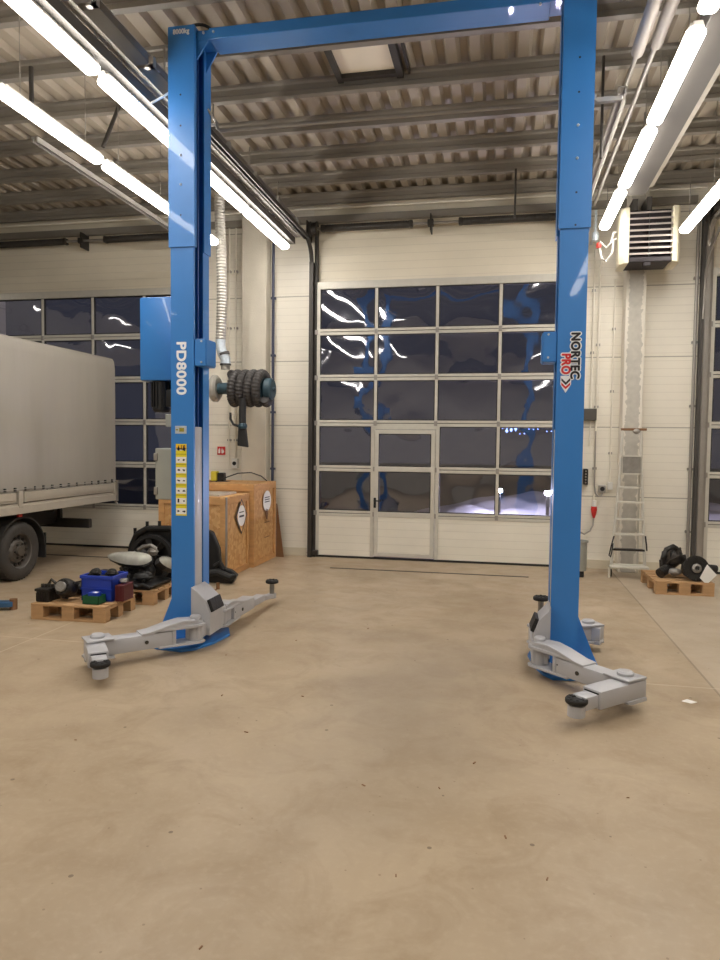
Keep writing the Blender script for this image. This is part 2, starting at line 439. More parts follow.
# purlins: sigma section across the bays
for i, y in enumerate([9.42, 8.71, 7.98, 7.24, 6.5, 5.76, 5.0, 4.0, 3.2, 2.4, 1.6, .8, 0, -1, -2, -3, -4, -5]):
    pr = [(y, 4.87), (y+.07, 4.87), (y+.07, 4.876), (y+.006, 4.876), (y+.006, 4.91), (y+.02, 4.925), (y+.02, 4.975), (y+.006, 4.99), (y+.006, 5.012), (y+.07, 5.012), (y+.07, 5.018), (y, 5.018), (y, 4.99), (y+.014, 4.975), (y+.014, 4.925), (y, 4.91)]
    structure(B().prism([(p[0], p[1]) for p in pr], -11, 8, 'x').make('ceiling_beam', 'steel'))
# smoke hatch
h = structure(B().box(-1.5, -1.0, 5.98, 6.4, 4.97, 5.015).make('ceiling_hatch', 'skylight'))
b = B(); b.box(-1.55, -1.5, 5.84, 6.49, 4.93, 5.015); b.box(-1.0, -.94, 5.84, 6.49, 4.93, 5.015); b.box(-1.5, -1., 6.4, 6.46, 4.93, 5.015); b.box(-.9, -.88, 5.84, 6.49, 4.96, 5.015)
make_each(b, 'hatch_frame', 'darksteel', h)

# ---------------------------------------------------------------- sectional doors
def pane(x0, x1, z0, z1, par, y=D+.02, seed=0):
    rnd = random.Random(seed); k = rnd.uniform(.005, .010)*rnd.choice((1, 1, -1)); n = 10
    b = bmesh.new(); g = []
    for i in range(n+1):
        for j in range(n+1):
            u, v = i/n, j/n
            bulge = k*(16*u*(1-u)*v*(1-v))**.8+.002*sin(7*u+seed)*sin(6*v+seed*2)*min(1, 6*min(u, 1-u, v, 1-v))
            g.append(b.verts.new((x0+(x1-x0)*u, y-bulge, z0+(z1-z0)*v)))
    for i in range(n):
        for j in range(n): b.faces.new((g[i*(n+1)+j], g[(i+1)*(n+1)+j], g[(i+1)*(n+1)+j+1], g[i*(n+1)+j+1]))
    q = B(); q.bm.free(); q.bm = b
    return q.make('pane', 'glass', par, smooth=True, ang=180)

def sect_door(idx, x0, cols=4, w=.8335, passcol=None, sign=1):
    x1 = x0+cols*w; H = .6295; s = H
    root = structure(bpy.data.objects.new('door_%d' % idx, None)); COL.objects.link(root); root.location = (x0, D, 0)
    b = B(); y0, y1 = D, D+.045
    b.box(x0-.03, x0+.04, y0, y1, .03, 6*H+.06); b.box(x1-.04, x1+.03, y0, y1, .03, 6*H+.06)
    for k in range(1, 7):
        z = k*H
        if k < 6:
            b.box(x0+.04, x1-.04, y0, y1, z+.004, z+.04, .004); b.box(x0+.04, x1-.04, y0, y1, z-.045, z-.004, .004)
        else:
            b.box(x0+.04, x1-.04, y0, y1, z-.04, z+.06, .004)
    mulls = [x0+i*w for i in range(1, cols)]
    for i, mx in enumerate(mulls):
        for k in range(1, 6):
            if passcol is not None and i in (passcol-1, passcol) and k <= 2: continue
            b.box(mx-.02, mx+.02, y0-.006, y1, k*H+.04, (k+1)*H-.045, .004)
    b.make('door_frame', 'alu', root)
    bg = B()
    for k in range(1, 6): bg.box(x0, x1, y0+.015, y1-.005, k*H-.006, k*H+.006)
    bg.box(x0, x1, y0+.004, y1, 0, .03); bg.make('rubber_seal', 'gasket', root)
    hb = B()
    for k in range(1, 6):
        for hx in [x0-.01, x1+.01]+mulls: hb.box(hx-.022, hx+.022, y0-.018, y0-.005, k*H-.035, k*H+.03, .004)
    make_each(hb, 'hinge', 'galv', root)
    bp = B()
    if passcol is None: bp.box(x0, x1, y0+.008, y1-.004, .03, H-.045)
    else:
        px0, px1 = x0+passcol*w, x0+(passcol+1)*w
        bp.box(x0, px0-.055, y0+.008, y1-.004, .03, H-.045); bp.box(px1+.055, x1, y0+.008, y1-.004, .03, H-.045)
    bp.make('bottom_panel', 'doorpanel', root)
    for i in range(cols):
        for k in range(1, 6):
            a, c = x0+i*w+(.04 if i == 0 else .02), x0+(i+1)*w-(.04 if i == cols-1 else .02)
            if passcol is not None and k <= 2:
                if i == passcol: continue
                if i == passcol-1: c = x0+passcol*w-.055
                if i == passcol+1: a = x0+(passcol+1)*w+.055
            z0, z1 = k*H+.04, (k+1)*H-.045
            g = B(); t = .012
            g.box(a, c, y0+.004, y1-.004, z0, z0+t); g.box(a, c, y0+.004, y1-.004, z1-t, z1); g.box(a, a+t, y0+.004, y1-.004, z0+t, z1-t); g.box(c-t, c, y0+.004, y1-.004, z0+t, z1-t)
            p = pane(a+t, c-t, z0+t, z1-t, root, seed=idx*100+i*10+k)
            g.make('pane_gasket', 'gasket', p)
    if passcol is not None:
        px0, px1 = x0+passcol*w, x0+(passcol+1)*w
        f = B(); zt = 3*H-.045
        f.box(px0-.055, px0-.004, y0-.01, y1, .03, zt, .004); f.box(px1+.004, px1+.055, y0-.01, y1, .03, zt, .004); f.box(px0-.055, px1+.055, y0-.012, y1, zt-.04, zt, .004)
        pd = f.make('pass_door_frame', 'alu', root)
        f = B()
        f.box(px0, px0+.055, y0-.02, y1-.01, .05, zt-.045, .004); f.box(px1-.055, px1, y0-.02, y1-.01, .05, zt-.045, .004)
        for z0, z1 in ((zt-.1, zt-.045), (2*H-.035, 2*H+.035), (H-.035, H+.035), (.05, .1)): f.box(px0+.055, px1-.055, y0-.02, y1-.01, z0, z1, .004)
        lf = f.make('pass_door', 'alu', root)
        B().box(px0+.055, px1-.055, y0-.012, y1-.015, .1, H-.035).make('lower_panel', 'doorpanel', lf)
        for z0, z1 in ((H+.035, 2*H-.035), (2*H+.035, zt-.1)):
            pane(px0+.067, px1-.067, z0+.012, z1-.012, lf, y=D+.005, seed=int(z0*100))
            g = B(); a, c, t = px0+.055, px1-.055, .012
            g.box(a, c, y0-.014, y1-.02, z0, z0+t); g.box(a, c, y0-.014, y1-.02, z1-t, z1); g.box(a, a+t, y0-.014, y1-.02, z0+t, z1-t); g.box(c-t, c, y0-.014, y1-.02, z0+t, z1-t)
            g.make('pane_gasket', 'gasket', lf)
        hd = B(); hd.box(px0-.005, px0+.03, y0-.03, y0-.02, .72, .86, .004); hd.cyl((px0+.01, y0-.03, .82), (px0+.01, y0-.075, .82), .009); hd.cyl((px0+.01, y0-.075, .82), (px0+.11, y0-.075, .82), .009); hd.cyl((px0+.012, y0-.03, .75), (px0+.012, y0-.045, .75), .014)
        hd.make('handle', 'black', lf)
    # tracks
    for side, tx in ((-1, x0-.075), (1, x1+.075)):
        for c, dx in (('darksteel' if (idx, side) in ((1, -1), (2, -1)) else 'galv', 0), ):
            pts = [(D-.05, 0), (D-.05, 4.05)]
            tb = B(); tb.box(tx-.028, tx+.028, D-.075, D+.03, 0, 4.1); tb.box(tx-.05*side-.02, tx-.05*side+.02, D-.01, D+.07, 0, 4.55)
            seg = [(D-.05-.28+.28*cos(a), 4.08+.28*sin(a)) for a in [i*PI/2/8 for i in range(9)]]
            for (ya, za), (yb, zb) in zip(seg[:-1], seg[1:]):
                tb.tube([(tx, ya, za), (tx, yb, zb)], .03, 6)
            tb.box(tx-.032, tx-.016, 5.85, D-.33, 4.335, 4.385); tb.box(tx+.016, tx+.032, 5.85, D-.33, 4.335, 4.385); tb.box(tx-.03, tx+.03, 5.85, D-.33, 4.378, 4.386)
            tr = tb.make('door_track', c, root)
    # torsion spring shaft above the door
    yz = (D-.11, 4.53)
    sh = B(); sh.cyl((x0-.1, *yz), (x1+.1, *yz), .018); shaft = sh.make('spring_shaft', 'galv', root, smooth=True)
    def spring(a, c, r=.05):
        n = int((c-a)/.011); sp = B(); sp.tube([(a+(c-a)*i/n, *yz) for i in range(n+1)], r, 14, ribs=1, amp=-.1); sp.box(a-.05, a, yz[0]-.045, yz[0]+.045, yz[1]-.045, yz[1]+.045, .012); sp.box(c, c+.05, yz[0]-.045, yz[0]+.045, yz[1]-.045, yz[1]+.045, .012)
        sp.make('torsion_spring', 'darksteel', root, smooth=True)
    spring(x0+.12, x0+1.28); spring(x1-1.35, x1-.12)
    bb = B(); mxx = (x0+x1)/2-.1; bb.box(mxx-.04, mxx+.04, yz[0]-.045, yz[0]+.045, yz[1]-.04, yz[1]+.04, .008); bb.box(mxx-.008, mxx+.008, yz[0]-.03, 9.6, yz[1]-.1, yz[1]+.12); bb.make('bearing_bracket', 'darksteel', root)
    for tx in (x0-.03, x1+.03):
        dr = B(); dr.lathe([(.0, -.05), (.1, -.05), (.1, -.04), (.075, -.03), (.085, .03), (.1, .04), (.1, .05), (0, .05)], 28, org=(tx, *yz), axis='x'); dr.box(tx-.09, tx-.075, yz[0]-.08, 9.6, yz[1]-.14, yz[1]+.1); dr.make('cable_drum', 'darksteel', root, smooth=True)
    cb = B()
    for tx in (x0-.005, x1+.005): cb.box(tx-.035, tx+.05, y0-.08, y0-.002, .035, .1, .01)
    make_each(cb, 'bottom_bracket', 'darksteel', root)
    return root
sect_door(1, -2.545, passcol=1)
sect_door(2, -7.667)
sect_door(3, 2.545)
structure(B().box(-2.13, .36, 8.69, 8.73, 0, .004).make('trim_1', 'darksteel'))
structure(B().box(-7.6, -4.5, 8.69, 8.73, 0, .004).make('trim_2', 'darksteel'))

# ---------------------------------------------------------------- outside
b = bmesh.new(); rows = []
for i in range(61):
    rows.append([])
    for j in range(25):
        x_, y_ = -2.2+i*.14, 10.6+j*.22; k = min(1, j/10)*min(1, i/12)*min(1, (60-i)/6+.0)
        rows[-1].append(b.verts.new((x_, y_, -.03+k*(.5+.1*sin(x_*2.3+y_)*sin(y_*1.9)+.05*sin(x_*6.1)*sin(y_*5+x_)))))
for i in range(60):
    for j in range(24): b.faces.new((rows[i][j], rows[i+1][j], rows[i+1][j+1], rows[i][j+1]))
q = B(); q.bm.free(); q.bm = b
o = q.make('snow_bank', 'snow', smooth=True, ang=180); tag(o, 'ploughed snow bank lit up outside the middle roller door', 'snow'); o['kind'] = 'stuff'
lp = thing('ground_lamp', 'bright lamp glaring outside low behind the roller door panes', 'lamp', (-.02, 11.6, 0))
B().cyl((-.02, 11.6, -.03), (-.02, 11.6, .82), .03).make('post', 'black', lp)
B().box(-.07, .03, 11.56, 11.64, .84, .89, .01).make('lamp_head', 'led', lp)
for x_ in (.75, 1.6):
    B().cyl((x_, 11.6, -.03), (x_, 11.6, .8), .03).make('post', 'black', lp); B().box(x_-.05, x_+.05, 11.56, 11.64, .82, .87, .01).make('lamp_head', 'led', lp)
b = B(); b.tube([(-.1+i*.12, 20, 2.05+.06*sin(i*.9)) for i in range(22)], .006, 6)
sg = b.make('string_lights', 'black'); tag(sg, 'string of small blue lights far outside the roller door', 'lights')
b = B(); rnd = random.Random(3)
for i in range(22): b.lathe([(0, -.02), (.018, 0), (0, .02)], 6, org=(-.1+i*.12, 19.98, 2.03+.06*sin(i*.9)+rnd.uniform(-.05, .05)))
for i in (2, 3, 4): b.lathe([(0, -.06), (.04, 0), (0, .06)], 6, org=(-.1+i*.12, 19.97, 1.95+.03*i))
make_each(b, 'bulb', 'led2', sg)

# ================================================================ LIFT
LY0, LY1 = 5.1, 5.39
CXM = -.991
lift = thing('two_post_lift', 'tall blue two post car lift with grey swing arms, standing in the middle bay', 'car lift', (CXM, 5.25, 0))
def mir(x, s): return x if s > 0 else 2*CXM-x      # s=+1 left post, -1 right post (mirrored)
def bx(b, s, x0, x1, *r, **k):
    a, c = mir(x0, s), mir(x1, s); b.box(min(a, c), max(a, c), *r, **k); return b

def swing_arm(s, name, hinge, elbow, pad, label, folded=True, padz=.155, rear=False):
    hx, hy = hinge; ex, ey = elbow
    d = Vector((ex-hx, ey-hy, 0)); L = d.length; u = d.normalized(); v = Vector((-u.y, u.x, 0))
    T = Matrix(((u.x, v.x, 0, hx), (u.y, v.y, 0, hy), (0, 0, 1, 0), (0, 0, 0, 1)))
    b = B()
    b.lathe([(0, .075), (.052, .075), (.058, .085), (.058, .235), (.052, .245), (0, .245)], 28, T)
    b.lathe([(0, .245), (.04, .245), (.04, .27), (.034, .278), (0, .278)], 20, T)
    # fork plates
    b.prism([(-.06, -.05), (-.035, -.072), (.0, -.08), (.3, -.062), (.3, .062), (0, .08), (-.035, .072), (-.06, .05)], .2, .222, 'z', .003, T)
    b.prism([(-.06, -.05), (-.035, -.072), (.0, -.08), (.3, -.062), (.3, .062), (0, .08), (-.035, .072), (-.06, .05)], .075, .092, 'z', .003, T)
    # stiffener arch above the fork, sloping down to the tube
    b.prism([(.02, .235), (.12, .242), (.22, .226), (.36, .196), (.43, .19), (.43, .206), (.36, .212), (.22, .246), (.12, .262), (.02, .255)], -.066, .066, 'y', .003, T)
    for w_ in (-.064, .052): b.prism([(.0, .222), (.24, .222), (.36, .19), (.42, .19), (.36, .205), (.22, .24), (.12, .256), (.0, .25)], w_, w_+.012, 'y', 0, T)
    b.box(.2, L-.02 if folded else L, -.06, .06, .085, .195, .008, T)
    b.box(.17, .2, -.06, .06, .085, .222, .004, T)
    arm = b.make(name, 'grey', lift, smooth=True)
    lab(arm, label)
    hb = B(); hb.cyl((.42*L+.08, -.0605, .14), (.42*L+.08, -.066, .14), .014, mtx=T); hb.cyl((.42*L+.08, .0605, .14), (.42*L+.08, .066, .14), .014, mtx=T); hb.cyl((.3*L, -.0605, .15), (.3*L, -.063, .15), .005, mtx=T)
    make_each(hb, 'bolt', 'darksteel', arm)
    px, py = pad
    if folded:
        e = B()
        e.box(L-.12, L+.07, -.085, .085, .197, .212, .005, T); e.box(L-.12, L+.07, -.085, .085, .066, .082, .005, T)
        e.lathe([(0, .212), (.05, .212), (.05, .228), (.038, .238), (0, .238)], 20, T @ Matrix.Translation((L-.02, 0, 0)))
        e.make('elbow_plate', 'grey', arm, smooth=True)
        d2 = Vector((px-ex, py-ey, 0)); L2 = d2.length; u2 = d2.normalized(); v2 = Vector((-u2.y, u2.x, 0))
        T2 = Matrix(((u2.x, v2.x, 0, ex), (u2.y, v2.y, 0, ey), (0, 0, 1, 0), (0, 0, 0, 1)))
        e = B(); e.box(-.09, L2-.13, -.066, .066, .085, .192, .008, T2)
        e.box(L2-.2, L2-.02, -.048, .048, .095, .172, .006, T2)
        e.prism([(-.09, .085), (.1, .085), (.06, .06), (-.09, .06)], -.07, .07, 'y', .003, T2)
        e.lathe([(0, .06), (.05, .06), (.05, .125), (0, .125)], 24, Matrix.Translation((px, py, 0)))
        e.make('arm_extension', 'grey', arm, smooth=True)
        e = B(); e.box(L2-.14, L2-.125, -.05, .05, .172, .18, 0, T2); e.make('end_stop', 'black', arm)
        pz0 = .125
    else:
        d2 = Vector((px-ex, py-ey, 0)); L2 = d2.length; u2 = d2.normalized(); v2 = Vector((-u2.y, u2.x, 0))
        T2 = Matrix(((u2.x, v2.x, 0, ex), (u2.y, v2.y, 0, ey), (0, 0, 1, 0), (0, 0, 0, 1)))
        e = B(); e.box(-.1, L2*.5, -.045, .045, .088, .15, .006, T2)
        e.prism([(L2*.4, .092), (L2-.02, .062), (L2-.02, .1), (L2*.4, .142)], -.034, .034, 'y', .004, T2)
        e.lathe([(0, .055), (.042, .055), (.042, .1), (0, .1)], 24, Matrix.Translation((px, py, 0)))
        e.make('arm_extension', 'grey', arm, smooth=True)
        pz0 = .09
    p = B(); TP = Matrix.Translation((px, py, 0))
    if padz > .2: p.lathe([(0, pz0), (.024, pz0), (.024, padz-.03), (.03, padz-.02), (.03, padz), (0, padz)], 20, TP)
    else: p.lathe([(0, pz0-.01), (.03, pz0-.01), (.03, padz-.01), (0, padz-.01)], 20, TP)
    pp = p.make('pad_stem', 'castalu' if padz > .2 else 'grey', arm, smooth=True)
    p = B(); p.lathe([(0, padz-.02), (.06, padz-.02), (.064, padz-.014), (.064, padz+.002), (.058, padz+.01), (.03, padz+.01), (.028, padz+.004), (0, padz+.004)], 32, TP)
    for k in range(8):
        a = k*PI/4; p.box(.034, .054, -.008, .008, padz+.008, padz+.014, .002, TP @ Matrix.Rotation(a, 4, 'Z'))
    p.make('lift_pad', 'rubber', arm, smooth=True)
    return arm

for s in (1, -1):
    side = 'left' if s > 0 else 'right'
    # C section column, open towards the other column
    def C(x0, x1, y0, y1, t, ylip0, ylip1):
        return [(x1, y0), (x0, y0), (x0, y1), (x1, y1), (x1, ylip1), (x1-t, ylip1), (x1-t, y1-t), (x0+t, y1-t), (x0+t, y0+t), (x1-t, y0+t), (x1-t, ylip0), (x1, ylip0)]
    pts = [(mir(x, s), y) for x, y in C(-2.54, -2.35, LY0, LY1, .01, 5.125, 5.275)]
    post = B().prism(pts, .02, 3.12, 'z').make('post', 'blue', lift)
    pts = [(mir(x, s), y) for x, y in C(-2.552, -2.338, LY0-.01, LY1+.01, .012, 5.128, 5.272)]
    B().prism(pts, 3.1, 4.74, 'z').make('post_extension', 'blue', post)
    b = B(); bx(b, s, -2.55, -2.34, LY0-.008, LY1+.008, 4.74, 4.75); b.make('post_cap', 'blue', post)
    b = B()
    for z in (4.24, 4.01, 3.34): b.cyl((mir(-2.45, s), LY0-.0095, z), (mir(-2.45, s), LY0-.012, z), .007, 10)
    if s < 0: b.cyl((mir(-2.45, s), LY0-.0095, 3.12), (mir(-2.45, s), LY0-.012, 3.12), .007, 10)
    make_each(b, 'bolt_hole', 'black', post)
    b = B()
    for z in (3.79, 3.57): b.lathe([(0, -.012), (.007, -.009), (.01, 0)], 12, org=(mir(-2.45, s), LY0-.01, z), axis='y')
    make_each(b, 'bolt', 'plate', post)
    if s > 0:
        lab(post, 'blue column with white lettering and yellow safety stickers')
    else:
        lab(post, 'blue column with a black, white and red maker badge')
    # gusset and base plate
    g = B(); 
    for y in (5.14, 5.33): g.prism([(mir(-2.54, s), .02), (mir(-2.69, s), .02), (mir(-2.68, s), .05), (mir(-2.54, s), .4)], y, y+.012, 'y')
    make_each(g, 'gusset', 'blue', lift)
    bp = B(); bp.prism([(mir(x, s), y) for x, y in ((-2.7, 5.0), (-2.58, 4.91), (-2.36, 4.88), (-2.27-.03*(s < 0), 4.96), (-2.2-.04*(s < 0), 5.15), (-2.17-.04*(s < 0), 5.4), (-2.25, 5.58), (-2.7, 5.58))], 0, .022, 'z', .004)
    bp.make('base_plate', 'blue', lift)
    # carriage
    c = B()
    bx(c, s, -2.52, -2.353, 5.13, 5.262, .1, 1.72, bev=.006)
    cg = c.make('carriage', 'grey', lift, smooth=True)
    lab(cg, 'light grey carriage sliding inside the column')
    c = B()
    kx = 0 if s > 0 else -.045
    c.prism([(mir(x, s), z) for x, z in ((-2.348, .1), (-2.19+kx, .1), (-2.185+kx, .26), (-2.225+kx, .37), (-2.3+kx*.8, .44), (-2.348, .47))], 5.04, 5.3, 'y', .004)
    bx(c, s, -2.33, -2.22, 4.9, 5.56, .1, .2, bev=.006)
    c.make('carriage_shoe', 'grey', cg)
    r = Vector((mir(-2.2, s), 0, .3)); 
    c = B(); n_ = Vector((.11*s, 0, .04)).normalized()*.012
    q0 = [(mir(-2.19+kx, s), .275), (mir(-2.226+kx, s), .368)]
    c.prism([(q0[0][0], q0[0][1]), (q0[1][0], q0[1][1]), (q0[1][0]+n_.x*2.2, q0[1][1]+.012), (q0[0][0]+n_.x*2.2, q0[0][1]+.012)], 5.06, 5.27, 'y', .004)
    c.make('door_bumper', 'rubber', cg)
    c = B(); bx(c, s, -2.349, -2.255, 5.11, 5.3, 2.19, 2.4, bev=.006); bx(c, s, -2.255, -2.248, 5.12, 5.29, 2.2, 2.39)
    sb = c.make('pulley_cover', 'blue', lift)
    c = B()
    for z in (2.22, 2.38): c.cyl((mir(-2.29, s), 5.111, z), (mir(-2.29, s), 5.103, z), .008, 10)
    make_each(c, 'bolt', 'plate', sb)
    # cable / dark channel inside the column
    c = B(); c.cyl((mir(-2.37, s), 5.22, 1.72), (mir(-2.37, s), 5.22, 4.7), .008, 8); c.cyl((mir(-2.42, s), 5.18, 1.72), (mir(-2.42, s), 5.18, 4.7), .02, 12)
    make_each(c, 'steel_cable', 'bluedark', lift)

swing_arm(1, 'swing_arm', (-2.27, 4.95), (-2.79, 4.42), (-2.535, 4.08), 'grey front arm folded in a V, rubber pad near the floor')
swing_arm(-1, 'swing_arm', (.29, 4.95), (.785, 4.43), (.452, 4.105), 'grey front arm folded in a V, rubber pad near the floor')
swing_arm(1, 'swing_arm', (-2.27, 5.42), (-2.25, 6.05), (-2.215, 6.62), 'grey rear arm stretched straight back with a raised pad', folded=False, padz=.225, rear=True)
swing_arm(-1, 'swing_arm', (.3, 5.5), (.72, 5.72), (.345, 5.86), 'grey rear arm folded behind the column with a raised pad', padz=.36, rear=True)
# crossbeam
b = B(); b.box(-2.24, .27, 5.13, 5.35, 4.65, 4.735, .006)
cb = b.make('crossbeam', 'blue', lift)
b = B(); b.box(-2.338, -2.24, 5.14, 5.32, 4.655, 4.725); b.box(.27, .356, 5.14, 5.32, 4.66, 4.72); b.prism([(-2.338, 4.52), (-2.25, 4.652), (-2.338, 4.652)], 5.14, 5.155, 'y'); b.prism([(-2.338, 4.5), (-2.25, 4.652), (-2.338, 4.652)], 5.31, 5.325, 'y')
make_each(b, 'beam_bracket', 'blue', cb)
b = B()
for x_, y_, z_ in ((-2.28, 5.12, 4.7), (-2.2, 5.12, 4.7), (.2, 5.12, 4.64)): b.cyl((x_, y_+.012, z_), (x_, y_, z_), .009, 10)
make_each(b, 'bolt', 'plate', cb)
b = B(); b.tube(arcpts((-2.36, 5.2, 4.66), .15, PI*.95, PI*.1, 16), .012, 8); b.tube([(-2.24+i*.24, 5.24+.02*sin(i), 4.742+.012) for i in range(11)], .01, 8); make_each(b, 'hydraulic_hose', 'black', cb)
# overhead limit bar
b = B(); b.tube([(-2.3, 5.42, 4.17), (-2.29, 5.42, 4.12), (-2.26, 5.43, 4.1), (.7, 5.43, 4.1), (.78, 5.43, 4.1)], .012, 10); b.tube([(-2.34, 5.34, 4.24), (-2.3, 5.42, 4.17)], .01, 8); b.box(.62, .8, 5.41, 5.45, 4.08, 4.115, .004)
b.box(.56, .62, 5.38, 5.45, 4.08, 4.12)
lb = b.make('limit_bar', 'galv', lift)
b = B(); b.cyl((-2.4, 5.42, 4.15), (-2.3, 5.42, 4.15), .012); b.tube([(-2.552, 5.3, 4.42), (-2.66, 5.24, 4.32), (-2.76, 5.2, 4.25)], .01, 8); b.make('limit_rod', 'conduit', lb)
# power unit, motor and electric box on the outside of the left post
b = B(); b.box(-2.86, -2.545, 5.2, 5.42, 2.09, 2.75, .012); pu = b.make('power_unit_cover', 'blue', lift, smooth=True)
b = B(); b.lathe([(0, 1.84), (.06, 1.84), (.075, 1.86), (.075, 2.1), (0, 2.1)], 28, org=(-2.72, 5.3, 0))
for k in range(16): b.box(.07, .086, -.004, .004, 1.88, 2.08, 0, Matrix.Translation((-2.72, 5.3, 0)) @ Matrix.Rotation(k*PI/8, 4, 'Z'))
b.box(-2.66, -2.545, 5.24, 5.34, 1.88, 2.02, .01); b.make('motor', 'black', pu, smooth=True)
b = B(); b.box(-2.62, -2.545, 5.16, 5.2, 1.72, 1.82, .006); b.make('terminal_box', 'greenbin', pu)
b = B(); b.tube([(-2.6, 5.3, 1.84), (-2.61, 5.26, 1.75), (-2.58, 5.24, 1.66), (-2.58, 5.22, 1.57)], .012, 8); b.tube([(-2.56, 5.25, 3.2), (-2.57, 5.25, 2.95), (-2.6, 5.27, 2.79)], .012, 8); make_each(b, 'hydraulic_hose', 'black', pu)
b = B(); b.box(-2.70, -2.545, 5.14, 5.3, 1.14, 1.55, .01); eb = b.make('electric_box', 'greenbin', lift); lab(eb, 'light grey electric box on the outside of the column')
b = B()
for z in (1.21, 1.48): b.box(-2.705, -2.675, 5.125, 5.142, z-.03, z+.03, .004); 
make_each(b, 'box_hinge', 'galv', eb)
# writing on the left post
FY = LY0-.0012
posts = [o for o in lift.children if o.name.startswith('post')]
PL, PR = posts[0], posts[1]
DN, RT = (0, 0, -1), (1, 0, 0)
text('lettering', 'PD8000', .108, 'letter', PL, (-2.488, FY, 2.38), DN, RT, offset=.004, sx=1.12)
text('lettering', '8000kg', .05, 'letter', PL, (-2.51, LY0-.0112, 4.69), (1, 0, 0), (0, 0, 1), offset=.0018, sx=.86)
b = B(); b.box(-2.505, -2.41, FY-.001, LY0, 1.665, 1.725, .0005); pl = b.make('type_plate', 'plate', PL)
b = B(); b.box(-2.47, -2.43, FY-.0022, FY-.001, 1.68, 1.71); b.box(-2.5, -2.48, FY-.0022, FY-.001, 1.69, 1.7); b.make('plate_print', 'olive', pl)
zt, ch = 1.585, .0805
stk = B().box(-2.5, -2.41, FY-.001, LY0, zt-7*ch, zt, 0).make('safety_sticker', 'yellow', PL)
b = B()
for k in range(7): b.box(-2.497, -2.413, FY-.0018, FY-.001, zt-(k+1)*ch+.012+(.018 if k == 0 else .0), zt-k*ch-.022-(.012 if k == 0 else 0))
make_each(b, 'white_field', 'paper', stk)
b = B()
for k in range(1, 7): b.box(-2.5, -2.41, FY-.0018, FY-.001, zt-k*ch-.002, zt-k*ch+.002)
b.make('dividing_line', 'olive', stk)
B().box(-2.498, -2.412, FY-.0018, FY-.001, zt-.045, zt-.006).make('orange_field', 'orange', stk)
b = B(); Yp = (FY-.003, FY-.0018)
b.prism([(-2.487, zt-.042), (-2.465, zt-.042), (-2.476, zt-.01)], *Yp, 'y'); b.prism([(-2.456, zt-.042), (-2.452, zt-.042), (-2.448, zt-.008), (-2.452, zt-.008)], *Yp, 'y'); b.prism([(-2.438, zt-.042), (-2.422, zt-.042), (-2.426, zt-.02), (-2.422, zt-.012), (-2.43, zt-.008), (-2.437, zt-.02)], *Yp, 'y')
rnd = random.Random(11)
for k in range(0, 7):
    zc = zt-(k+1)*ch+.035
    for xc in (-2.477, -2.432):
        if k == 5 and xc < -2.45: b.box(xc-.008, xc+.006, *Yp, zc-.012, zc+.018); continue
        pts = []
        for i in range(9):
            a = 2*PI*i/9; r_ = rnd.uniform(.35, 1.); pts.append((xc+.015*r_*cos(a), zc+.011*r_*sin(a)))
        b.prism(pts, *Yp, 'y')
b.make('pictogram', 'letterk', stk)
# badge on the right post: NORTEC PRO with two chevrons
text('badge_outline', 'NORTEC', .083, 'letter', PR, (.463, FY+.0006, 2.39), DN, RT, offset=.0115, sx=.93, depth=.001)
text('lettering', 'NORTEC', .083, 'letterk', PR, (.463, FY-.0035, 2.39), DN, RT, offset=.0035, sx=.93, depth=.001)
text('badge_outline', 'PRO', .083, 'letter', PR, (.402, FY+.0006, 2.245), DN, RT, offset=.0115, sx=.87, depth=.001)
text('lettering', 'PRO', .083, 'letterr', PR, (.402, FY-.0035, 2.245), DN, RT, offset=.0035, sx=.87, depth=.001)
B().prism([(.395, 2.09), (.395, 2.03), (.431, 1.972), (.467, 2.03), (.467, 2.09)], FY-.0004, LY0, 'y').make('badge_outline', 'letter', PR)
def chev(z): return [(.401, z), (.401, z-.018), (.431, z-.048), (.461, z-.018), (.461, z), (.431, z-.03)]
B().prism(chev(2.075), FY-.002, FY-.0004, 'y').make('chevron', 'letterk', PR)
B().prism(chev(2.045), FY-.002, FY-.0004, 'y').make('chevron', 'letterr', PR)

# ================================================================ LAMPS
LAMP, LCOL = 15., (1., .945, .865)
def lamp(x, y0, y1, z, label, w=.13):
    if 'out:' in label or y1 < 3.3:
        la = bpy.data.lights.new('room_lamp_light', 'AREA'); la.shape = 'RECTANGLE'; la.size = w; la.size_y = y1-y0; la.energy = LAMP*PI*w*(y1-y0)*.95; la.color = LCOL
        lo = bpy.data.objects.new('room_lamp_light', la); COL.objects.link(lo); lo.location = (x, (y0+y1)/2, z-.05); return
    t = thing('hanging_lamp', label, 'ceiling lamp', (x, (y0+y1)/2, z), 'fluorescent ceiling lamps in rows')
    for yy in (y0+.2, y1-.2): B().cyl((x+.0, yy, z+.04), (x+.0, yy, (4.275 if abs(x+2.87) < .01 else 5.02)), .0035, 6).make('hanger_wire', 'steel', t)
    L = y1-y0; yc = (y0+y1)/2
    b = B(); b.prism([(x-w*.36, z+.012), (x+w*.36, z+.012), (x+w*.3, z+.04), (x-w*.3, z+.04)], y0, y1, 'y', .006); b.box(x-.03, x+.03, y0-.03, y0, z+.005, z+.035, .006); b.box(x-.03, x+.03, y1, y1+.03, z+.005, z+.035, .006)
    b.make('housing', 'lampshell', t)
    b = B(); b.prism([(x-w*.4, z+.011), (x-w*.48, z-.012), (x-w*.42, z-.038), (x-w*.22, z-.055), (x+w*.22, z-.055), (x+w*.42, z-.038), (x+w*.48, z-.012), (x+w*.4, z+.011)], y0+.012, y1-.012, 'y', .01)
    b.make('diffuser', 'lamp', t)
    return t
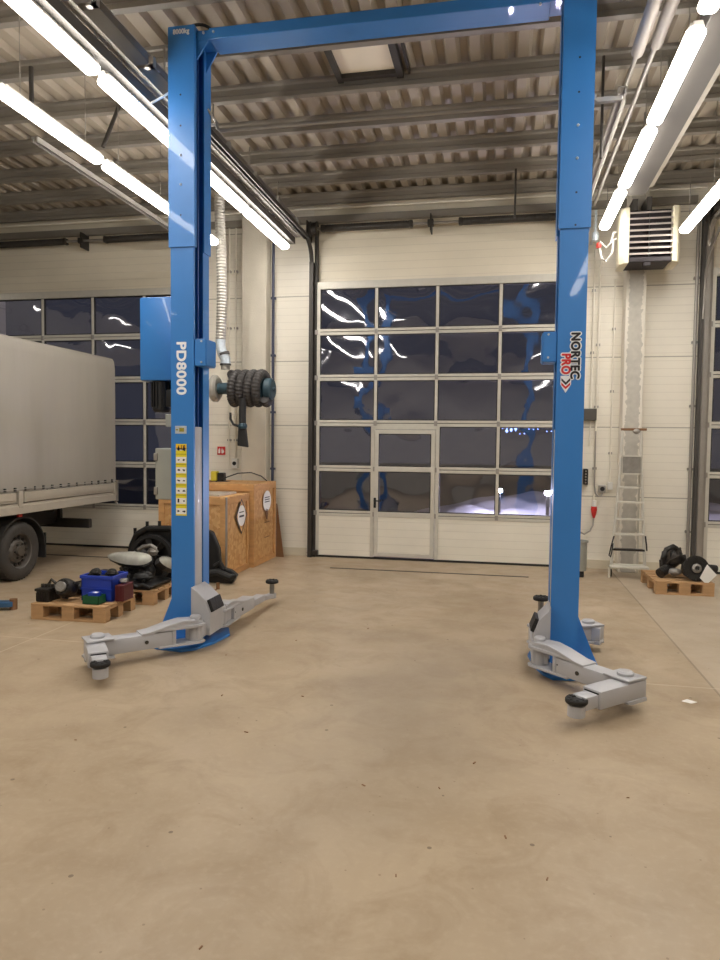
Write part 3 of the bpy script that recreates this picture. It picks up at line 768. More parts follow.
for i, (a, c) in enumerate([(7.64, 9.06), (6.15, 7.55), (4.72, 6.08), (3.22, 4.6), (1.75, 3.13), (.28, 1.66), (-1.2, .18), (-2.7, -1.3)]):
    lamp(-2.87, a, c, 4.22, 'glowing tube lamp under the left cable tray, ' + ['nearest the middle roller door', 'just behind the left blue post', 'touching the left blue post in view', 'in the top left corner of the picture', 'nearer the camera than the top left one', 'over the camera', 'just behind the camera', 'farthest behind the camera'][i])
for i, (a, c) in enumerate([(7.22, 8.38), (5.93, 7.16), (4.56, 5.8), (3.2, 4.44), (1.85, 3.1), (.5, 1.74), (-1.3, -.06)]):
    lamp(-3.58, a, c, 4.12, 'glowing tube lamp in the outer left row, ' + ['peeping out right of the blue post', 'above the blue power unit cover', 'over the grey tarpaulin truck', 'beyond the left picture edge', 'two lamps nearer than the visible ones', 'left of the camera', 'left behind the camera'][i])
for i, (a, c) in enumerate([(7.72, 8.9), (6.28, 7.52), (4.86, 6.12), (3.4, 4.64), (1.95, 3.2), (.5, 1.75), (-.95, .3), (-2.4, -1.15)]):
    lamp(1.15, a, c, 4.23, 'glowing tube lamp beside the broad right trunking, ' + ['beside the louvered heater', 'second from the heater', 'third from the heater', 'cut off by the top picture edge', 'nearer the camera than the cut-off one', 'right above the camera', 'just behind the camera on the right', 'farthest behind the camera on the right'][i])
for i, (a, c) in enumerate([(7.3, 8.62), (5.9, 7.2), (4.5, 5.8), (3.1, 4.4), (.5, 1.8), (-2, -.7)]):
    lamp(1.98, a, c, 4.07, 'glowing tube lamp hanging over the right bay, ' + ['right of the louvered heater', 'at the right picture edge', 'beyond the right picture edge', 'fourth from the right roller door', 'right of the camera', 'right behind the camera'][i])
for i, (x_, a) in enumerate([(5.4, 1), (5.4, 4.5), (5.4, 7.), (-6.5, 0.), (-6.5, -3), (-9, 3), (-9, 7)]):
    lamp(x_, a, a+1.3, 4.2, 'out: ' + ['right wall, front', 'right wall, middle', 'right wall, back', 'truck cab', 'area behind the truck', 'left wall, front', 'left wall, back'][i])

# trays, rails and pipes under the roof
t = thing('cable_tray', 'pale steel cable tray running above the inner left lamp row', 'cable tray', (-2.8, 3, 4.3))
B().box(-2.93, -2.79, -3, 9.2, 4.275, 4.3, .003).make('tray_bottom', 'tray', t)
b = B(); b.box(-2.79, -2.775, -3, 9.2, 4.275, 4.36); b.make('tray_side', 'tray', t)
b = B()
for k in range(12): b.box(-2.8, -2.79, -2.5+k, -2.48+k, 4.36, 4.86)
make_each(b, 'hanger', 'steel', t)
t = thing('rail_girder', 'dark perforated steel girder with brackets beside the left cable tray', 'girder', (-2.7, 3, 4.4))
b = B(); b.box(-2.765, -2.755, 3.6, 9.2, 4.36, 4.56); b.box(-2.765, -2.70, 3.6, 9.2, 4.36, 4.368); b.box(-2.765, -2.70, 3.6, 9.2, 4.552, 4.56); b.make('girder_channel', 'steel', t)
b = B()
for k in range(7): b.box(-2.76, -2.60, 4.2+k*.75, 4.24+k*.75, 4.39, 4.41); b.box(-2.64, -2.6, 4.2+k*.75, 4.24+k*.75, 4.39, 4.47)
make_each(b, 'bracket', 'galv', t)
t = thing('lamp_trunking', 'broad grey steel trunking running beside the right lamp row', 'trunking', (1.4, 3, 4.35))
b = B(); b.prism([(1.23, 4.3), (1.45, 4.3), (1.47, 4.34), (1.47, 4.44), (1.23, 4.44)], -3, 8.1, 'y', .004); b.make('duct_body', 'tray', t)
b = B(); b.box(1.47, 1.53, -3, 8.1, 4.375, 4.4, .003); b.make('edge_flange', 'board', t)
b = B()
for k in range(11): b.box(1.3, 1.32, -2.6+k, -2.57+k, 4.44, 4.86)
make_each(b, 'hanger', 'steel', t)
t = thing('insulated_pipe', 'pale insulated heating pipe, the left of two right of the blue post', 'pipe', (.92, 5, 4.5))
b = B(); b.cyl((.9, -2, 4.5), (.92, 5.6, 4.5), .045, 20); b.make('insulation', 'pipewrap', t, smooth=True)
b = B(); b.tube([(.92, 5.6, 4.5), (.92, 6.2, 4.5), (.95, 6.35, 4.5), (.96, 9.0, 4.5), (.98, 9.35, 4.45), (1.0, 9.4, 4.2)], .018, 10); b.make('bare_pipe', 'galv', t, smooth=True)
t = thing('insulated_pipe', 'pale insulated heating pipe, the right of two, nearer the lamp row', 'pipe', (1.04, 5, 4.5))
b = B(); b.cyl((1.03, -2, 4.52), (1.04, 5.55, 4.52), .045, 20); b.make('insulation', 'pipewrap', t, smooth=True)
b = B(); b.tube([(1.04, 5.55, 4.52), (1.04, 6.3, 4.52), (1.04, 9.0, 4.52)], .02, 10); b.make('bare_pipe', 'galv', t, smooth=True)
# braces and hanger rods
for i, (p0, p1, l) in enumerate([((-4.1, 5.6, 4.86), (-4.1, 5.6, 4.45), 'left of the two braces above the outer lamp row'), ((-3.7, 6.37, 4.87), (-3.78, 6.2, 4.4), 'slanting brace above the outer lamp row'), ((-3.2, 7.15, 4.86), (-3.35, 7.1, 4.2), 'brace between the two left lamp rows'),
                                 ((-3.1, 7.92, 4.9), (-3.02, 7.9, 4.35), 'brace right of the left blue post'), ((.1, 8.65, 4.87), (.1, 8.65, 4.3), 'thin rod above the middle roller door spring'), ((.78, 6.38, 4.9), (.78, 6.38, 4.05), 'dark rod just right of the right blue post')]):
    b = B(); b.cyl(p0, p1, .012 if i > 3 else .02, 8); tag(b.make('hanger_rod', 'darksteel'), 'dark steel ' + l, 'rod')
b = B(); b.tube([(-7.6, 9.42, 4.8), (-2.5, 9.42, 4.8), (.7, 9.42, 4.8), (2.4, 9.42, 4.79)], .014, 8)
o = b.make('pipe', 'conduit'); tag(o, 'thin pale pipe along the top of the door wall', 'pipe')
b = B(); b.box(-7.6, 2.33, 9.5, 9.58, 4.64, 4.73, .004); tag(b.make('cable_duct', 'steel'), 'dark horizontal rail above the roller doors', 'rail')

# ================================================================ WALL THINGS
# heater
t = thing('air_heater', 'wall air heater with dark louvers between cream side panels', 'heater', (1.67, 9.0, 3.75))
b = B(); b.box(1.43, 1.91, 8.95, 9.32, 3.79, 4.41, .01); b.make('casing', 'heaterdark', t)
for x_ in (1.36, 1.93):
    sgn = -1 if x_ < 1.6 else 1
    pts = [(1.43 if sgn < 0 else 1.91, 8.85), (1.43 if sgn < 0 else 1.91, 9.3), ((1.34 if sgn < 0 else 2.0), 9.25), ((1.33 if sgn < 0 else 2.01), 8.95), ((1.37 if sgn < 0 else 1.97), 8.86)]
    b = B(); b.prism(pts, 3.77, 4.42, 'z', .01); b.make('side_panel', 'cream', t, smooth=True)
for k in range(8):
    b = B(); z = 3.865+k*.068; b.prism([(8.86, z), (8.858, z+.02), (8.94, z+.045), (8.94, z+.03)], 1.43, 1.91, 'x'); b.make('louver', 'louver', t)
b = B(); b.box(1.655, 1.67, 8.87, 8.925, 3.84, 4.38); b.make('louver_linkage', 'black', t)
b = B(); b.box(1.43, 1.91, 8.87, 8.95, 3.78, 3.845, .01); b.box(1.6, 1.68, 8.88, 8.96, 3.74, 3.78, .006); b.make('bottom_tray', 'heaterdark', t)
b = B(); b.box(1.48, 1.54, 9.0, 9.36, 4.40, 4.56, .006); b.box(1.64, 1.7, 9.0, 9.36, 4.40, 4.58, .006); make_each(b, 'bracket', 'tray', t)
# valve group and pipes next to heater
t = thing('pipe_valve', 'chrome valve with white hoses left of the heater', 'valve', (1.15, 9.1, 4.1))
b = B(); b.lathe([(0, -.06), (.035, -.05), (.045, 0), (.035, .05), (0, .06)], 16, org=(1.08, 9.15, 4.18)); b.cyl((1.08, 9.15, 4.12), (1.08, 9.15, 4.5), .016); b.box(1.07, 1.09, 9.16, 9.6, 4.2, 4.23); b.make('valve_body', 'plate', t, smooth=True)
b = B(); b.lathe([(0, -.03), (.03, -.03), (.034, 0), (.03, .03), (0, .03)], 14, org=(1.12, 9.12, 4.06)); b.make('valve_cap', 'redlens', t, smooth=True)
b = B(); b.tube([(1.13, 9.1, 4.1), (1.2, 9.08, 4.02), (1.26, 9.08, 4.08), (1.28, 9.08, 4.2), (1.32, 9.08, 4.2)], .013, 8); b.tube([(1.13, 9.12, 4.04), (1.15, 9.08, 3.9), (1.2, 9.06, 3.85), (1.27, 9.06, 3.95), (1.28, 9.06, 4.1), (1.32, 9.06, 4.12)], .013, 8); make_each(b, 'hose', 'white', t, smooth=True)
# conduits
def pipe_t(x, y, z0, z1, r, m, l, nm='wall_conduit'):
    b = B(); b.cyl((x, y, z0), (x, y, z1), r, 12)
    o = b.make(nm, m, None, smooth=True); tag(o, l, 'pipe')
    c = B(); k = int((z1-z0)/.8)
    for i in range(k): c.box(x-r-.012, x+r+.012, y-r*.6, y+.04, z0+.4+i*.8, z0+.43+i*.8)
    make_each(c, 'pipe_clip', 'galv' if m != 'darkpipe' else 'darkpipe', o)
pipe_t(-3.19, 9.53, .02, 4.95, .02, 'darkpipe', 'dark blue vertical pipe along the right edge of the concrete column', 'wall_pipe')
pipe_t(-3.86, 9.56, 1.22, 4.7, .012, 'conduit', 'thin vertical conduit on the wall left of the hose reel column')
pipe_t(-3.76, 9.56, 1.22, 4.7, .012, 'conduit', 'thin vertical conduit running down to the socket by the crates')
pipe_t(1.13, 9.57, 1.6, 4.6, .01, 'conduit', 'thin white conduit nearest the right blue post')
pipe_t(1.2, 9.57, .9, 4.0, .014, 'conduit', 'thin white conduit ending above the red plug')
pipe_t(1.39, 9.57, 1.1, 3.75, .01, 'conduit', 'thin grey conduit just left of the painted column')
pipe_t(2.36, 9.55, 0.11, 4.5, .02, 'galv', 'thin grey pipe left of the right door track')
b = B(); b.box(2.405, 2.46, 9.5, 9.595, .0, 4.7, .004); o = b.make('steel_profile', 'tray'); tag(o, 'grey steel profile beside the right door track', 'profile')
b = B(); b.tube([(2.62, 9.3, 4.5), (2.58, 9.38, 4.35), (2.5, 9.42, 4.1), (2.44, 9.46, 3.8), (2.43, 9.47, 3.2)], .016, 8); tag(b.make('cable', 'galv', smooth=True), 'grey cable bending down beside the right roller door', 'cable')
b = B(); b.box(1.02, 1.2, 9.5, 9.6, 1.94, 2.09, .006); tag(b.make('cable_channel', 'tray'), 'short grey channel cover right of the maker badge', 'cover')
# sockets on right wall piece
def sock(x, z, w, h, l, m='white', nm='wall_socket', d=.06, knob=True):
    t = thing(nm, l, 'socket', (x, 9.57, z))
    B().box(x-w/2, x+w/2, 9.6-d, 9.6, z-h/2, z+h/2, .008).make('socket_box', m, t)
    if knob: B().cyl((x, 9.601-d, z), (x, 9.592-d, z), w*.32, 14).make('socket_face', 'black', t)
sock(1.30, 1.05, .09, .1, 'grey wall socket with black face left of the ladder', 'galv')
sock(1.40, 1.09, .06, .1, 'small white wall switch close to the ladder', 'white', knob=False, nm='wall_switch')
sock(-3.77, 1.3, .09, .14, 'white wall socket above the wooden crates', 'white')
b = B(); b.box(1.055, 1.115, 9.5, 9.6, 1.1, 1.31, .01); ph = b.make('pendant_control', 'greasy'); tag(ph, 'dark grey push button control on the wall beside the right blue post', 'control box')
b = B()
for k in range(5): b.cyl((1.085, 9.499, 1.13+k*.037), (1.085, 9.49, 1.13+k*.037), .01, 10)
make_each(b, 'button', 'galv', ph)
t = thing('power_plug', 'red and white power plug on the wall with a looping grey cable', 'plug', (1.2, 9.5, .8))
B().cyl((1.2, 9.52, .9), (1.2, 9.52, .82), .028).make('socket_body', 'white', t, smooth=True)
b = B(); b.lathe([(0, 0), (.035, 0), (.04, -.04), (.028, -.1), (.014, -.15), (0, -.15)], 16, org=(1.2, 9.52, .82)); b.make('plug_body', 'redsign', t, smooth=True)
b = B(); b.tube([(1.2, 9.52, .68), (1.19, 9.5, .58), (1.15, 9.48, .5), (1.08, 9.46, .46), (1.0, 9.45, .5), (.95, 9.45, .6)], .011, 8); b.make('cable', 'galv', t, smooth=True)
t = thing('supply_cable', 'grey cable loop hanging down to the socket left of the ladder', 'cable', (1.25, 9.55, 1.0))
b = B(); b.tube([(1.2, 9.545, 1.8), (1.2, 9.54, 1.1), (1.215, 9.54, .99), (1.25, 9.53, .95), (1.29, 9.53, .96), (1.3, 9.53, 1.0)], .009, 8); b.make('cable_loop', 'galv', t, smooth=True)
# bin
t = thing('waste_bin', 'grey green cylindrical bin half hidden by the right blue post', 'bin', (.95, 8.9, 0))
b = B(); b.lathe([(0, .08), (.08, .08), (.085, .1), (.085, .44), (.07, .44), (.07, .12), (0, .12)], 28, org=(.97, 8.9, 0)); b.make('bin_body', 'greenbin', t, smooth=True)
b = B(); b.lathe([(.08, .43), (.1, .43), (.1, .45), (.08, .45)], 28, org=(.97, 8.9, 0), close=True); b.make('bin_rim', 'greenbin', t, smooth=True)
b = B(); b.box(.92, 1.02, 8.85, 8.95, 0, .08, .01); b.make('bin_foot', 'chassis', t)
# fire sign
t = thing('fire_sign', 'small red and white fire equipment sign on the wall above the crates', 'sign', (-3.98, 9.59, 1.48))
B().box(-4.05, -3.93, 9.585, 9.6, 1.42, 1.54, .001).make('sign_plate', 'redsign', t)
b = B(); b.prism([(-4.035, 1.44), (-4.005, 1.44), (-4.005, 1.5), (-4.015, 1.52), (-4.03, 1.5)], 9.583, 9.585, 'y'); b.prism([(-3.985, 1.44), (-3.96, 1.44), (-3.945, 1.465), (-3.955, 1.5), (-3.965, 1.48), (-3.975, 1.52), (-3.985, 1.49)], 9.583, 9.585, 'y'); b.make('sign_symbol', 'white', t)

# hose reel
RY, RZ = 8.62, 2.3
t = thing('exhaust_hose_reel', 'wall mounted exhaust hose reel with dark ribbed hose wound on it', 'hose reel', (-3.3, RY, RZ))
b = B(); b.lathe([(0, -.48), (.07, -.48), (.09, .2), (.16, .2), (.16, .22), (0, .22)], 32, org=(-3.02-.2, RY, RZ), axis='x')
dm = b.make('drum', 'teal', t, smooth=True)
b = B(); pts = []; turns = 4.6; n = 290
for i in range(n+1):
    a = 2*PI*turns*i/n; pts.append((-3.46+.5*i/n, RY+.185*sin(a), RZ+.185*cos(a)))
b.tube(pts, .052, 12, ribs=1, amp=.17); b.make('ribbed_hose', 'hose', t, smooth=True, ang=25)
b = B(); b.lathe([(0, .0), (.12, .0), (.14, .02), (.14, .09), (.12, .11), (.03, .11), (.02, .13), (0, .13)], 28, org=(-2.99, RY, RZ-.01), axis='x'); b.make('end_disc', 'teal', t, smooth=True)
b = B(); b.cyl((-2.865, RY-.0, RZ-.01), (-2.852, RY, RZ-.01), .02, 14); b.make('axle_cap', 'black', t)
b = B(); b.lathe([(.06, 0), (.14, 0), (.175, .03), (.175, .07), (.14, .1), (.06, .1)], 32, org=(-3.72, RY, RZ), axis='x', close=True); b.lathe([(.0, .0), (.07, .0), (.07, .22), (0, .22)], 24, org=(-3.7, RY, RZ), axis='x'); b.make('fan_housing', 'duct', t, smooth=True)
b = B(); b.cyl((-3.88, RY, RZ-.01), (-3.72, RY, RZ-.01), .05, 20); b.make('motor', 'black', t, smooth=True)
b = B(); b.box(-3.62, -3.52, RY+.03, 9.4, RZ-.03, RZ+.03, .005); b.box(-3.62, -3.3, 9.36, 9.4, RZ-.15, RZ+.15, .005); b.box(-3.5, -3.47, RY-.02, 9.36, RZ-.04, RZ+.04); b.make('wall_bracket', 'darksteel', t)
b = B(); b.tube([(-3.23, RY-.16, RZ-.14), (-3.23, RY-.17, RZ-.3), (-3.23, RY-.17, RZ-.5)], .045, 12, ); b.prism([(-3.28, RZ-.5), (-3.18, RZ-.5), (-3.15, RZ-.76), (-3.29, RZ-.74)], RY-.2, RY-.15, 'y', .01); b.make('nozzle', 'rubber', t, smooth=True)
b = B(); b.lathe([(0, -.04), (.05, -.03), (.06, 0), (.05, .03), (0, .04)], 16, org=(-3.22, RY-.19, RZ-.49)); b.make('nozzle_clamp', 'teal', t, smooth=True)
b = B(); b.tube([(-3.24, RY-.2, RZ-.5), (-3.34, RY-.2, RZ-.47), (-3.38, RY-.2, RZ-.4), (-3.38, RY-.2, RZ-.32)], .016, 8); b.make('hook_handle', 'rubber', t, smooth=True)
t = thing('exhaust_duct', 'pale ribbed foil duct rising from the hose reel to the roof', 'duct', (-3.57, 8.62, 2.4))
n = 104; pts = []
for i in range(n+1):
    z = 2.93+(4.98-2.93)*i/n; pts.append((-3.6+.02*sin(z*2.2), 8.62, z))
b = B(); b.tube(pts, .06, 16, ribs=1, amp=.15); b.make('ribbed_duct', 'duct', t, smooth=True, ang=25)
b = B(); b.tube([(-3.6, 8.62, 2.93), (-3.6, 8.62, 2.84), (-3.57, 8.62, 2.75), (-3.53, 8.62, 2.68), (-3.53, 8.62, 2.6)], .065, 16); b.make('elbow', 'plate', t, smooth=True)
b = B(); b.cyl((-3.555, 8.62, 2.76), (-3.545, 8.62, 2.73), .072, 20); b.cyl((-3.53, 8.62, 2.62), (-3.53, 8.62, 2.6), .072, 20); b.make('clamp', 'hose', t, smooth=True)
b = B(); b.tube([(-3.53, 8.62, 2.6-.006*i) for i in range(10)], .056, 14, ribs=1, amp=.08); b.make('lower_duct', 'duct', t, smooth=True, ang=25)

# ladder
t = thing('step_ladder', 'tall aluminium step ladder with platform leaning by the painted column', 'ladder', (1.55, 9.1, 0))
def lx(z): return 1.345+(1.455-1.345)*(z/1.5) if z < 1.5 else 1.455
def rx(z): return 1.755-(1.755-1.68)*(z/1.5) if z < 1.5 else 1.68
for f in (lx, rx):
    b = B(); b.tube([(f(0)+.0, 9.0, .0), (f(.75), 9.05, .75), (f(1.45), 9.1, 1.45), (f(1.8), 9.12, 1.82)], .018, 8); b.make('stile', 'alu', t, smooth=True)
for i, z in enumerate((.15, .34, .53, .71, .92, 1.1)):
    y = 9.0+.1*z/1.5; b = B(); b.box(lx(z), rx(z), y-.04, y+.04, z-.012, z+.012, .003); lab(b.make('step', 'alu' if z != .34 else 'greasy', t), 'dark step' if z == .34 else 'aluminium step')
b = B(); b.box(lx(.15)-.03, rx(.15)+.03, 8.9, 9.0, .12, .15, .006); b.cyl((lx(0)-.02, 8.93, 0.0), (lx(0)-.02, 8.93, .12), .014); b.cyl((rx(0)+.02, 8.93, 0), (rx(0)+.02, 8.93, .12), .014); b.make('foot_bar', 'alu', t)
b = B(); b.box(lx(1.35)+.02, rx(1.35)-.02, 9.04, 9.06, 1.28, 1.48, .004); b.make('platform', 'castalu', t)
b = B(); b.box(lx(1.4), rx(1.4), 9.03, 9.07, 1.48, 1.5); b.box(lx(1.4), rx(1.4), 9.03, 9.07, 1.26, 1.28); make_each(b, 'platform_frame', 'alu', t)
b = B(); b.box(1.44, 1.74, 9.1, 9.14, 1.8, 1.83, .004); b.make('top_bar', 'brown', t)
b = B(); b.blob((1.62, 9.09, 1.79), .035, 1.2, .6, .9, seed=3); b.make('top_clamp', 'castalu', t, smooth=True)
for f, g in ((lx, -.09), (rx, .09)):
    b = B(); b.tube([(f(0)-g*.45, 9.28, .01), (f(.6)-g*.3, 9.24, .65), (f(1.35)-g*.1, 9.16, 1.35)], .012, 8); b.make('rear_leg', 'alu', t, smooth=True)
b = B(); b.tube([(1.375, 8.97, .51), (1.345, 8.955, .4), (1.32, 8.95, .27), (1.335, 8.95, .25), (1.35, 8.955, .3), (1.365, 8.97, .42)], .008, 8); b.tube([(1.74, 8.99, .52), (1.755, 8.98, .4), (1.76, 8.98, .34)], .009, 8); make_each(b, 'foot_strap', 'black', t, smooth=True)
b = B()
for x_ in (lx(0), rx(0)): b.cyl((x_-.015, 9.0, .05), (x_+.015, 9.0, .05), .05, 18)
make_each(b, 'caster', 'black', t, smooth=True)

# ================================================================ PALLETS
def pallet(org, u, L, W, label, H=.144, name='pallet'):
    """org: one corner, u: direction angle of the long side"""
    t = thing(name, label, 'pallet', (org[0], org[1], 0))
    T = Matrix.Translation((org[0], org[1], 0)) @ Matrix.Rotation(u, 4, 'Z')
    for k in range(5):
        w = W/6.6; y = k*(W-w)/4
        B().box(0, L, y, y+w, H-.02, H, .003, T).make('deck_board', 'wood', t)
    b = B()
    for i in range(3): b.box(i*(L-.12)/2, i*(L-.12)/2+.12, 0, W, H-.04, H-.021, .002, T)
    make_each(b, 'cross_board', 'wood', t)
    for i in range(3):
        for j in range(3):
            B().box(i*(L-.12)/2, i*(L-.12)/2+.12, j*(W-.09)/2, j*(W-.09)/2+.09, .02, H-.041, .003, T).make('block', 'wood', t)
    b = B()
    for j in range(3): b.box(0, L, j*(W-.09)/2, j*(W-.09)/2+.09, 0, .019, .002, T)
    make_each(b, 'bottom_board', 'wood', t)
    return T
P1 = pallet((-4.1, 5.5), 0.03, .72, .55, 'wooden pallet in front of the truck carrying a blue crate')
P2 = pallet((-4.1, 6.22), .03, .8, .6, 'wooden pallet carrying headlamps and black car parts beside the left blue post')
P3 = pallet((1.68, 8.05), .03, .6, .72, 'wooden pallet carrying a dark gearbox by the right wall')
# side rest: second part of the first pallet pair
PT = .145
# blue crate
t = thing('storage_crate', 'bright blue plastic crate filled with tools on the front pallet', 'crate', (-3.59, 5.84, PT))
b = B(); x0, x1, y0, y1, z0, z1, w_ = -3.74, -3.43, 5.72, 5.98, PT, .375, .012
b.box(x0, x1, y0, y1, z0, z0+.012); b.box(x0, x1, y0, y0+w_, z0, z1, .003); b.box(x0, x1, y1-w_, y1, z0, z1, .003); b.box(x0, x0+w_, y0, y1, z0, z1, .003); b.box(x1-w_, x1, y0, y1, z0, z1, .003)
b.box(x0-.01, x1+.01, y0-.01, y0, z1-.03, z1, .003); b.box(x0-.01, x0, y0, y1, z1-.03, z1); b.box(x1, x1+.01, y0, y1, z1-.03, z1); b.box(x0-.004, x1+.004, y0-.005, y0, z0+.1, z0+.115)
b.make('crate_body', 'bluebox', t)
def greas(name, label, c, cat, seed, sc=1., parts=4, m='greasy', base=PT, flat=.6):
    rnd = random.Random(seed); t = thing(name, label, cat, (c[0], c[1], base))
    b = B(); b.blob((c[0], c[1], base+.05*sc*flat+.015), .08*sc, 1.25, .9, flat, .12, seed=seed); b.make('casting', m, t, smooth=True, ang=60)
    b = B()
    for k in range(parts):
        a = rnd.uniform(0, 2*PI); r_ = rnd.uniform(.03, .07)*sc; p = (c[0]+r_*cos(a), c[1]+r_*sin(a), base+rnd.uniform(.03, .09)*sc*flat)
        d = Vector((rnd.uniform(-1, 1), rnd.uniform(-1, .4), rnd.uniform(-.2, .8))).normalized()*.06*sc; b.cyl(p, (p[0]+d.x, p[1]+d.y, max(base+.02, p[2]+d.z)), rnd.uniform(.012, .03)*sc, 14)
    b.make('flange', m, t, smooth=True)
    b = B()
    for k in range(parts-1):                       # webs, lugs and a bent pipe
        a = rnd.uniform(0, 2*PI); r_ = rnd.uniform(.02, .06)*sc; h_ = rnd.uniform(.05, .11)*sc*flat
        T = Matrix.Translation((c[0]+r_*cos(a), c[1]+r_*sin(a), base+h_)) @ Matrix.Rotation(rnd.uniform(0, 3), 4, 'Z') @ Matrix.Rotation(rnd.uniform(-.35, .35), 4, 'X')
        b.box(-rnd.uniform(.02, .05)*sc, rnd.uniform(.02, .05)*sc, -.012*sc, .012*sc, -.03*sc*flat, .03*sc*flat, .003, T)
    a = rnd.uniform(0, 2*PI); h_ = base+.1*sc*flat
    b.tube([(c[0]+.07*sc*cos(a+q_*.6), c[1]+.06*sc*sin(a+q_*.6), h_+.025*sc*sin(q_*.8)) for q_ in range(6)], .009*sc, 8)
    b.make('lug', 'darksteel' if m != 'castalu' else m, t)
    return t
for i, (x_, y_, s_) in enumerate(((-3.665, 5.84, .6), (-3.51, 5.85, .6))):
    greas('car_part', ['greasy dark car part lying in the blue crate, left one', 'greasy dark car part lying in the blue crate, right one'][i], (x_, y_), 'car part', 20+i, s_, 6, base=.342, flat=.8)
tt = [o for o in bpy.data.objects if o.name.startswith('car_part')]
# filling of the crate
b = B(); b.box(-3.725, -3.445, 5.735, 5.965, .16, .34, .01); tag(b.make('folded_rubber_mat', 'rubber'), 'black rubber mat packed inside the blue crate', 'mat')
# green crate
t = thing('small_tray', 'small dark green tray in front of the blue crate', 'tray', (-3.56, 5.64, PT))
b = B(); x0, x1, y0, y1 = -3.64, -3.48, 5.58, 5.7
b.box(x0, x1, y0, y1, PT, PT+.008)
for q_ in ((x0, x1, y0, y0+.008), (x0, x1, y1-.008, y1), (x0, x0+.008, y0, y1), (x1-.008, x1, y0, y1)): b.box(*q_, PT, PT+.075, .002)
b.make('tray_body', 'greenbox', t)
b = B(); b.box(-3.6, -3.51, 5.6, 5.68, PT+.03, PT+.1, .006, ); tag(b.make('battery_pack', 'bluebox'), 'small dark blue pack standing in the green tray', 'pack')
b = B(); b.prism([(-3.56, 5.61), (-3.52, 5.605), (-3.515, 5.64), (-3.55, 5.65)], PT+.1005, PT+.102, 'z'); tag(b.make('paper_tag', 'paper'), 'tiny white paper tag on the small dark blue pack', 'paper')
# red crate
t = thing('small_crate', 'dark red plastic crate right of the blue crate', 'crate', (-3.37, 5.83, PT))
b = B(); b.box(-3.415, -3.33, 5.74, 5.92, PT, PT+.15, .008); 
for k in range(3): b.box(-3.41+.03*k, -3.40+.03*k, 5.735, 5.74, PT+.01, PT+.14)
b.make('crate_body', 'redbox', t)
greas('car_part', 'greasy metal part resting on top of the dark red crate', (-3.375, 5.83), 'car part', 31, .42, 4, 'castalu', base=PT+.151, flat=.6)
# engine parts at the left end of the pallet: battery-like block and alternator
t = thing('cylinder_head', 'flat black engine block at the left end of the front pallet', 'engine part', (-3.98, 5.68, PT))
b = B(); b.box(-4.09, -3.965, 5.56, 5.78, PT, PT+.1, .008); b.box(-4.1, -3.96, 5.55, 5.79, PT+.095, PT+.12, .006)
for k in range(5): b.box(-4.085+k*.025, -4.075+k*.025, 5.552, 5.56, PT+.01, PT+.085)
b.make('block', 'greasy', t)
b = B()
for k in range(4): b.cyl((-4.08+k*.033, 5.64, PT+.118), (-4.08+k*.033, 5.64, PT+.15), .013, 12)
b.tube([(-4.08, 5.72, PT+.12), (-4.03, 5.7, PT+.18), (-3.975, 5.72, PT+.125)], .014, 8); make_each(b, 'fitting', 'darksteel', t, smooth=True)
t = thing('alternator', 'black round alternator with a pulley left of the blue crate', 'alternator', (-3.84, 5.66, PT))
TA = Matrix.Translation((-3.852, 5.66, PT+.118)) @ Matrix.Rotation(math.radians(70), 4, 'X')
b = B(); b.lathe([(0, -.09), (.06, -.09), (.078, -.07), (.085, -.02), (.085, .04), (.07, .07), (0, .075)], 28, TA)
for k in range(3): b.box(.07, .096, -.014, .014, -.05, .02, .004, TA @ Matrix.Rotation(k*2.1+.5, 4, 'Z'))
b.make('housing', 'greasy', t, smooth=True)
b = B(); b.lathe([(.0, .07), (.045, .07), (.045, .078), (.036, .084), (.045, .09), (.036, .096), (.045, .102), (.02, .104), (0, .1)], 24, TA); b.make('pulley', 'castalu', t, smooth=True)
b = B()
for k in range(12): b.box(.05, .068, -.004, .004, .066, .078, 0, TA @ Matrix.Rotation(k*PI/6, 4, 'Z'))
b.make('vent_fin', 'rubber', t)
t = greas('car_part', 'greasy black pump behind the alternator on the front pallet', (-3.9, 5.92), 'car part', 8, 1.1, 7, base=PT+.02)
# headlamps on second pallet
def headlamp(T, label):
    t = thing('headlamp', label, 'headlamp', T.to_translation())
    n, mm = 18, 8; b = bmesh.new(); g = []
    for i in range(n+1):
        for j in range(mm+1):
            u, v = i/n*2-1, j/mm*2-1
            hx = .24*u; w = (.085*(1-.55*max(0, -u)**1.3)*(1-.3*max(0, u)**3)) * math.sqrt(max(0, 1-abs(u)**5))
            g.append(b.verts.new((hx, w*v+.02*u, .05*(1-v*v)*(1-u**4)+.0)))
    for i in range(n):
        for j in range(mm): b.faces.new((g[i*(mm+1)+j], g[(i+1)*(mm+1)+j], g[(i+1)*(mm+1)+j+1], g[i*(mm+1)+j+1]))
    bmesh.ops.solidify(b, geom=b.faces[:], thickness=.006)
    q = B(); q.bm.free(); q.bm = b; q.bm.transform(T)
    # world coordinates -> local
    q.make('lens', 'headglass', t, smooth=True, ang=60)
    b = B(); b.prism([(-.23, -.03), (-.1, -.07), (.18, -.07), (.235, -.02), (.22, .07), (.1, .1), (-.12, .06)], -.07, -.008, 'z', .008, T); b.make('housing', 'black', t)
    return t
headlamp(Matrix.Translation((-3.66, 6.43, .425)) @ Matrix.Rotation(-.12, 4, 'Z') @ Matrix.Rotation(math.radians(42), 4, 'X') @ Matrix.Rotation(.16, 4, 'Y') , 'large clear headlamp lying on top of the black parts heap')
headlamp(Matrix.Translation((-3.38, 6.72, .34)) @ Matrix.Rotation(1.2, 4, 'Z') @ Matrix.Rotation(math.radians(50), 4, 'X') @ Matrix.Rotation(.5, 4, 'Y'), 'second clear headlamp standing upright beside the left blue post')
